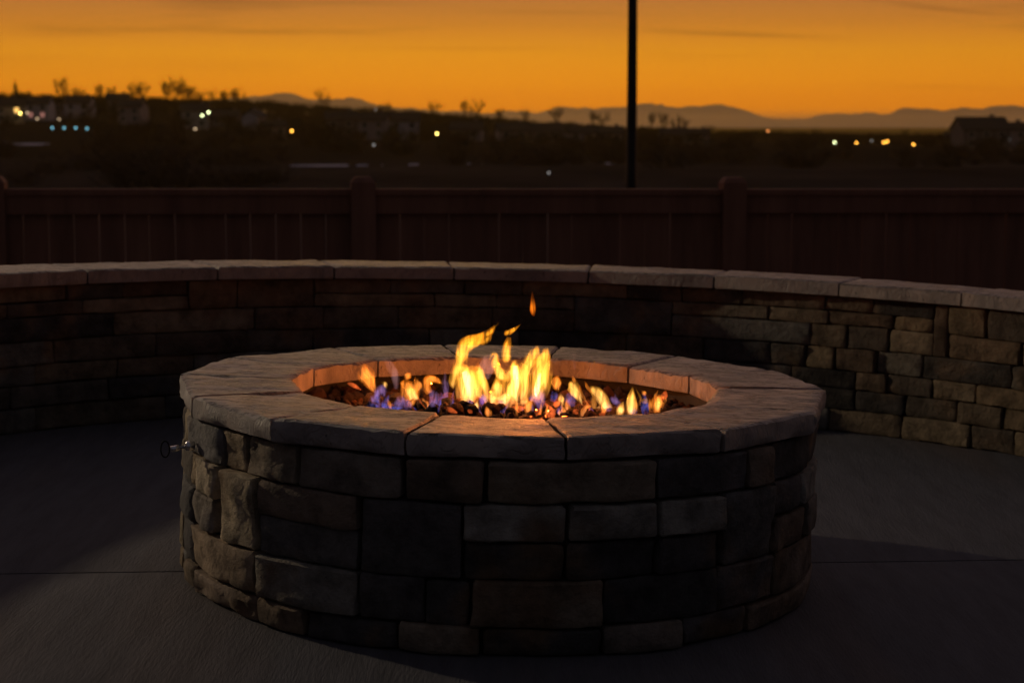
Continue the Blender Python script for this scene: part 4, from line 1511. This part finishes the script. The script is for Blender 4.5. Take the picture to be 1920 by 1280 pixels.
# ------------------------------------------------------------------ houses
HWALL = [pbr('house_wall_a', (.62, .56, .55), .9, .2, .1, .5, 0), pbr('house_wall_b', (.42, .34, .32), .9, .2, .1, .5, 0), pbr('house_wall_c', (.2, .17, .16), .9, .2, .1, .5, 0)]
M_TRIM = pbr('white_trim', (.6, .58, .56), .8, .2, .05, 1, 0)
M_LIT = emit_mat('lit_window', (1, .55, .14), 1.8)
M_LITP = emit_mat('dim_pink_window', (1, .42, .34), .35)


def house_parts(w, d, h, rh, storeys):
    body = MB()
    body.poly([(-w / 2, -d / 2, -1.5), (w / 2, -d / 2, -1.5), (w / 2, d / 2, -1.5), (-w / 2, d / 2, -1.5), (-w / 2, -d / 2, h), (w / 2, -d / 2, h), (w / 2, d / 2, h), (-w / 2, d / 2, h), (-w / 2, 0, h + rh), (w / 2, 0, h + rh)],
              [(3, 2, 1, 0), (0, 1, 5, 4), (2, 3, 7, 6), (1, 2, 6, 9, 5), (3, 0, 4, 8, 7)])
    e = .45
    roof = MB()
    t = .22
    sl = rh / (d / 2)
    vs = []
    for x in (-w / 2 - e, w / 2 + e):
        vs += [(x, -d / 2 - e, h - e * sl), (x, 0, h + rh), (x, d / 2 + e, h - e * sl), (x, -d / 2 - e, h - e * sl + t), (x, 0, h + rh + t), (x, d / 2 + e, h - e * sl + t)]
    roof.poly(vs, [(0, 1, 4, 3), (1, 2, 5, 4), (9, 10, 7, 6), (10, 11, 8, 7), (0, 3, 9, 6), (2, 8, 11, 5), (3, 4, 10, 9), (4, 5, 11, 10), (0, 6, 7, 1), (1, 7, 8, 2)])
    ch = MB()
    ch.box((w * .28, d * .12, h + rh * .9), (.9, .9, 2.0))
    wins = []
    nw = max(2, int(w / 3.2))
    for s in range(storeys):
        for k in range(nw):
            x = -w / 2 + w * (k + .5) / nw
            wins.append((x, -d / 2, 1.25 + 2.1 * s))
    return body, roof, ch, wins


win_me, frame_me = MB(), MB()
win_me.box((0, -.03, 0), (1.15, .05, 1.35))
for c, s in (((0, -.05, .74), (1.45, .10, .12)), ((0, -.05, -.74), (1.45, .10, .12)), ((-.66, -.05, 0), (.12, .10, 1.36)), ((.66, -.05, 0), (.12, .10, 1.36)), ((0, -.055, 0), (.06, .06, 1.36))):
    frame_me.box(c, s)
ME_WIN, ME_FR = mesh('window', win_me.v, win_me.f), mesh('frame', frame_me.v, frame_me.f)
ME_FR.materials.append(M_TRIM)
ME_LIT = ME_WIN.copy()
ME_LITP = ME_WIN.copy()
ME_WIN.materials.append(M_PANE)
ME_LIT.materials.append(M_LIT)
ME_LITP.materials.append(M_LITP)


def house(px, Y, w, storeys, rot, mi, lit, label):
    d = w * .72
    h = 2.2 * storeys + .2
    body, roof, ch, wins = house_parts(w, d, h, w * .24, storeys)
    x = at(px, 240, Y).x
    gz_ = min(ground_z(x, Y), ground_z(x, Y - 4)) + .5
    r = thing('house', label, 'house', Matrix.Translation((x, Y, gz_)) @ Matrix.Rotation(rad(rot), 4, 'Z'), 'houses on the far hillside')
    body.build('wall', HWALL[mi], r)
    rf = roof.build('roof', M_ROOF, r)
    ch.build('chimney', HWALL[2], rf)
    for k, (wx, wy, wz) in enumerate(wins):
        lm = ME_LIT if k in lit else (ME_LITP if -k - 1 in lit else ME_WIN)
        wo_ = obj('window', lm, None, r, (wx, wy, wz))
        obj('frame', ME_FR, None, wo_)
    return r


HOUSES = [
    (14, 520, 13, 2, 25, 1, (3,), 'far left house with a pale sloping roof and one lit window'),
    (76, 540, 11, 2, -8, 0, (-1, -2), 'pale house with two pinkish windows right of the yellow lamp'),
    (122, 560, 10, 1, 10, 1, (), 'small grey house behind the teal lamps'),
    (151, 555, 12, 2, -5, 0, (), 'pale boxy house above the last teal lamp'),
    (222, 600, 11, 2, 12, 2, (), 'dark house at the left edge of the hillside wood'),
    (250, 520, 11, 2, -15, 1, (), 'brown gabled house left of the twin hillside lamps'),
    (366, 500, 11, 2, 8, 1, (), 'brown house under the twin hillside lamps'),
    (425, 520, 12, 1, -10, 2, (), 'low dark house right of the twin hillside lamps'),
    (477, 470, 9, 2, 75, 0, (), 'pale house with its gable end to the field'),
    (512, 460, 9, 1, 20, 1, (), 'low pale house right of the gable end house'),
    (640, 480, 12, 2, 5, 2, (), 'dark house left of the pair of pinkish houses'),
    (701, 470, 11, 2, -8, 1, (), 'left house of the pinkish pair in the middle distance'),
    (757, 475, 12, 2, 6, 0, (), 'right house of the pinkish pair in the middle distance'),
    (876, 470, 12, 1, -4, 1, (), 'brown house right of the bright yellow lamp'),
    (960, 480, 12, 1, 8, 1, (), 'low house in the middle distance left of the paired pale houses'),
    (1028, 480, 13, 1, -6, 1, (), 'wide brown house left of the paired pale houses'),
    (1066, 485, 10, 1, 5, 0, (), 'left one of the paired pale houses'),
    (1093, 485, 10, 1, -5, 0, (), 'right one of the paired pale houses'),
    (1142, 490, 11, 1, 0, 1, (), 'brown house just left of the pole'),
    (1262, 490, 11, 1, 10, 2, (), 'dark house right of the pole'),
    (1306, 490, 10, 1, -10, 1, (), 'low brown house where the right treeline starts'),
    (1838, 430, 17, 2, 8, 2, (), 'large dark house block on the right, under the tall bare trees'),
    (1795, 470, 9, 1, -12, 2, (), 'narrow house with pale wall at the left of the dark house block'),
    (1896, 450, 10, 2, 5, 1, (), 'house cut by the right edge of the picture'),
]
for hspec in HOUSES:
    px_, Y_, w_, *rest = hspec
    house(px_, Y_, w_ * .66, *rest)

# ------------------------------------------------------------------ lamps in the distance
lamp_pole = MB()
lamp_pole.tube([(0, 0, -6), (0, 0, 0)], [.09, .06], 6)
lamp_pole.tube([(0, 0, 0), (0, -.5, .12)], [.05, .05], 6)
ME_LP = mesh('pole', lamp_pole.v, lamp_pole.f)
ME_LP.materials.append(M_POLE)
LAMPC = {'y': ((1, .72, .16), 26), 'w': ((1, .86, .46), 22), 't': ((.20, .55, .66), 4), 'o': ((1, .42, .05), 17), 'd': ((.8, .55, .32), 4), 'g': ((.75, .85, .42), 16), 'r': ((1, .32, .08), 8), 'b': ((.62, .58, .55), 1.2)}
HEADS = {}
for k, (c, s) in LAMPC.items():
    bm = bmesh.new()
    bmesh.ops.create_icosphere(bm, subdivisions=2, radius=.24)
    hm = bpy.data.meshes.new('lamp_head')
    bm.to_mesh(hm)
    bm.free()
    hm.materials.append(emit_mat('lamp_glow_' + k, c, s * .62))
    HEADS[k] = hm
for (px, py, Y, k, lab) in LAMPS:
    p = at(px, py, Y)
    r = thing('street_lamp', lab, 'lamp', Matrix.Translation(p), 'lamps of the far neighbourhood')
    if Y < 200:
        r.scale = (.4, .4, .4)
    obj('pole', ME_LP, None, r, (0, .5, -.12))
    obj('lamp_head', HEADS[k], None, r)

# ------------------------------------------------------------------ old snow in the far field
def snow(px0, px1, py, Y, depth, seed):
    a, b = at(px0, py, Y).x, at(px1, py, Y).x
    vs, fs = [], []
    n = 28
    for i in range(n + 1):
        t = i / n
        x = a + (b - a) * t
        h = depth * math.sin(PI * t) ** .4 * (.5 + .8 * abs(noise.noise(Vector((x * .15, seed, 0)))))
        for j in range(4):
            y = Y - h / 2 + h * j / 3 + 3 * noise.noise(Vector((x * .08, seed, 5)))
            vs.append((x, y, ground_z(x, y) + (.22 if 0 < j < 3 else .02) + .04))
    for i in range(n):
        if noise.noise(Vector((vs[i * 4][0] * .22, seed * 3.3, 2))) < -.12 and 0 < i < n - 1:
            continue
        for j in range(3):
            k = i * 4 + j
            fs.append((k, k + 1, k + 5, k + 4))
    tag(obj('snow_patch', mesh('snow_patch', vs, fs, True), M_SNOW), kind='stuff')


snow(-30, 14, 255, 400, 16, 1)
snow(24, 92, 255, 395, 18, 2)
snow(240, 278, 268, 330, 14, 3)
snow(545, 690, 302, 235, 7, 4)
snow(715, 785, 299, 240, 10, 5)
snow(875, 905, 291, 270, 8, 6)
snow(1135, 1160, 290, 280, 12, 7)
snow(1190, 1235, 277, 330, 20, 8)

# ------------------------------------------------------------------ air
m, t, out = new_mat('evening_haze')
pv = t.nodes.new('ShaderNodeVolumePrincipled')
pv.inputs['Color'].default_value = (1.0, .83, .25, 1)
pv.inputs['Density'].default_value = .0001
pv.inputs['Anisotropy'].default_value = .68
t.links.new(pv.outputs[0], out.inputs['Volume'])
hz = MB()
hz.box((0, 5000, 205), (20000, 10500, 442))
USE_HAZE = True
if USE_HAZE:
    tag(hz.build('haze', m), kind='stuff')

# low mist lying in the valley before the mountains
m, t, out = new_mat('valley_mist')
pv = t.nodes.new('ShaderNodeVolumePrincipled')
pv.inputs['Color'].default_value = (1.0, .86, .62, 1)
pv.inputs['Density'].default_value = .00022
pv.inputs['Anisotropy'].default_value = .68
t.links.new(pv.outputs[0], out.inputs['Volume'])
vm = MB()
vm.box((1500, 4500, 13), (3040, 3000, 32))
tag(vm.build('valley_mist', m), kind='stuff')
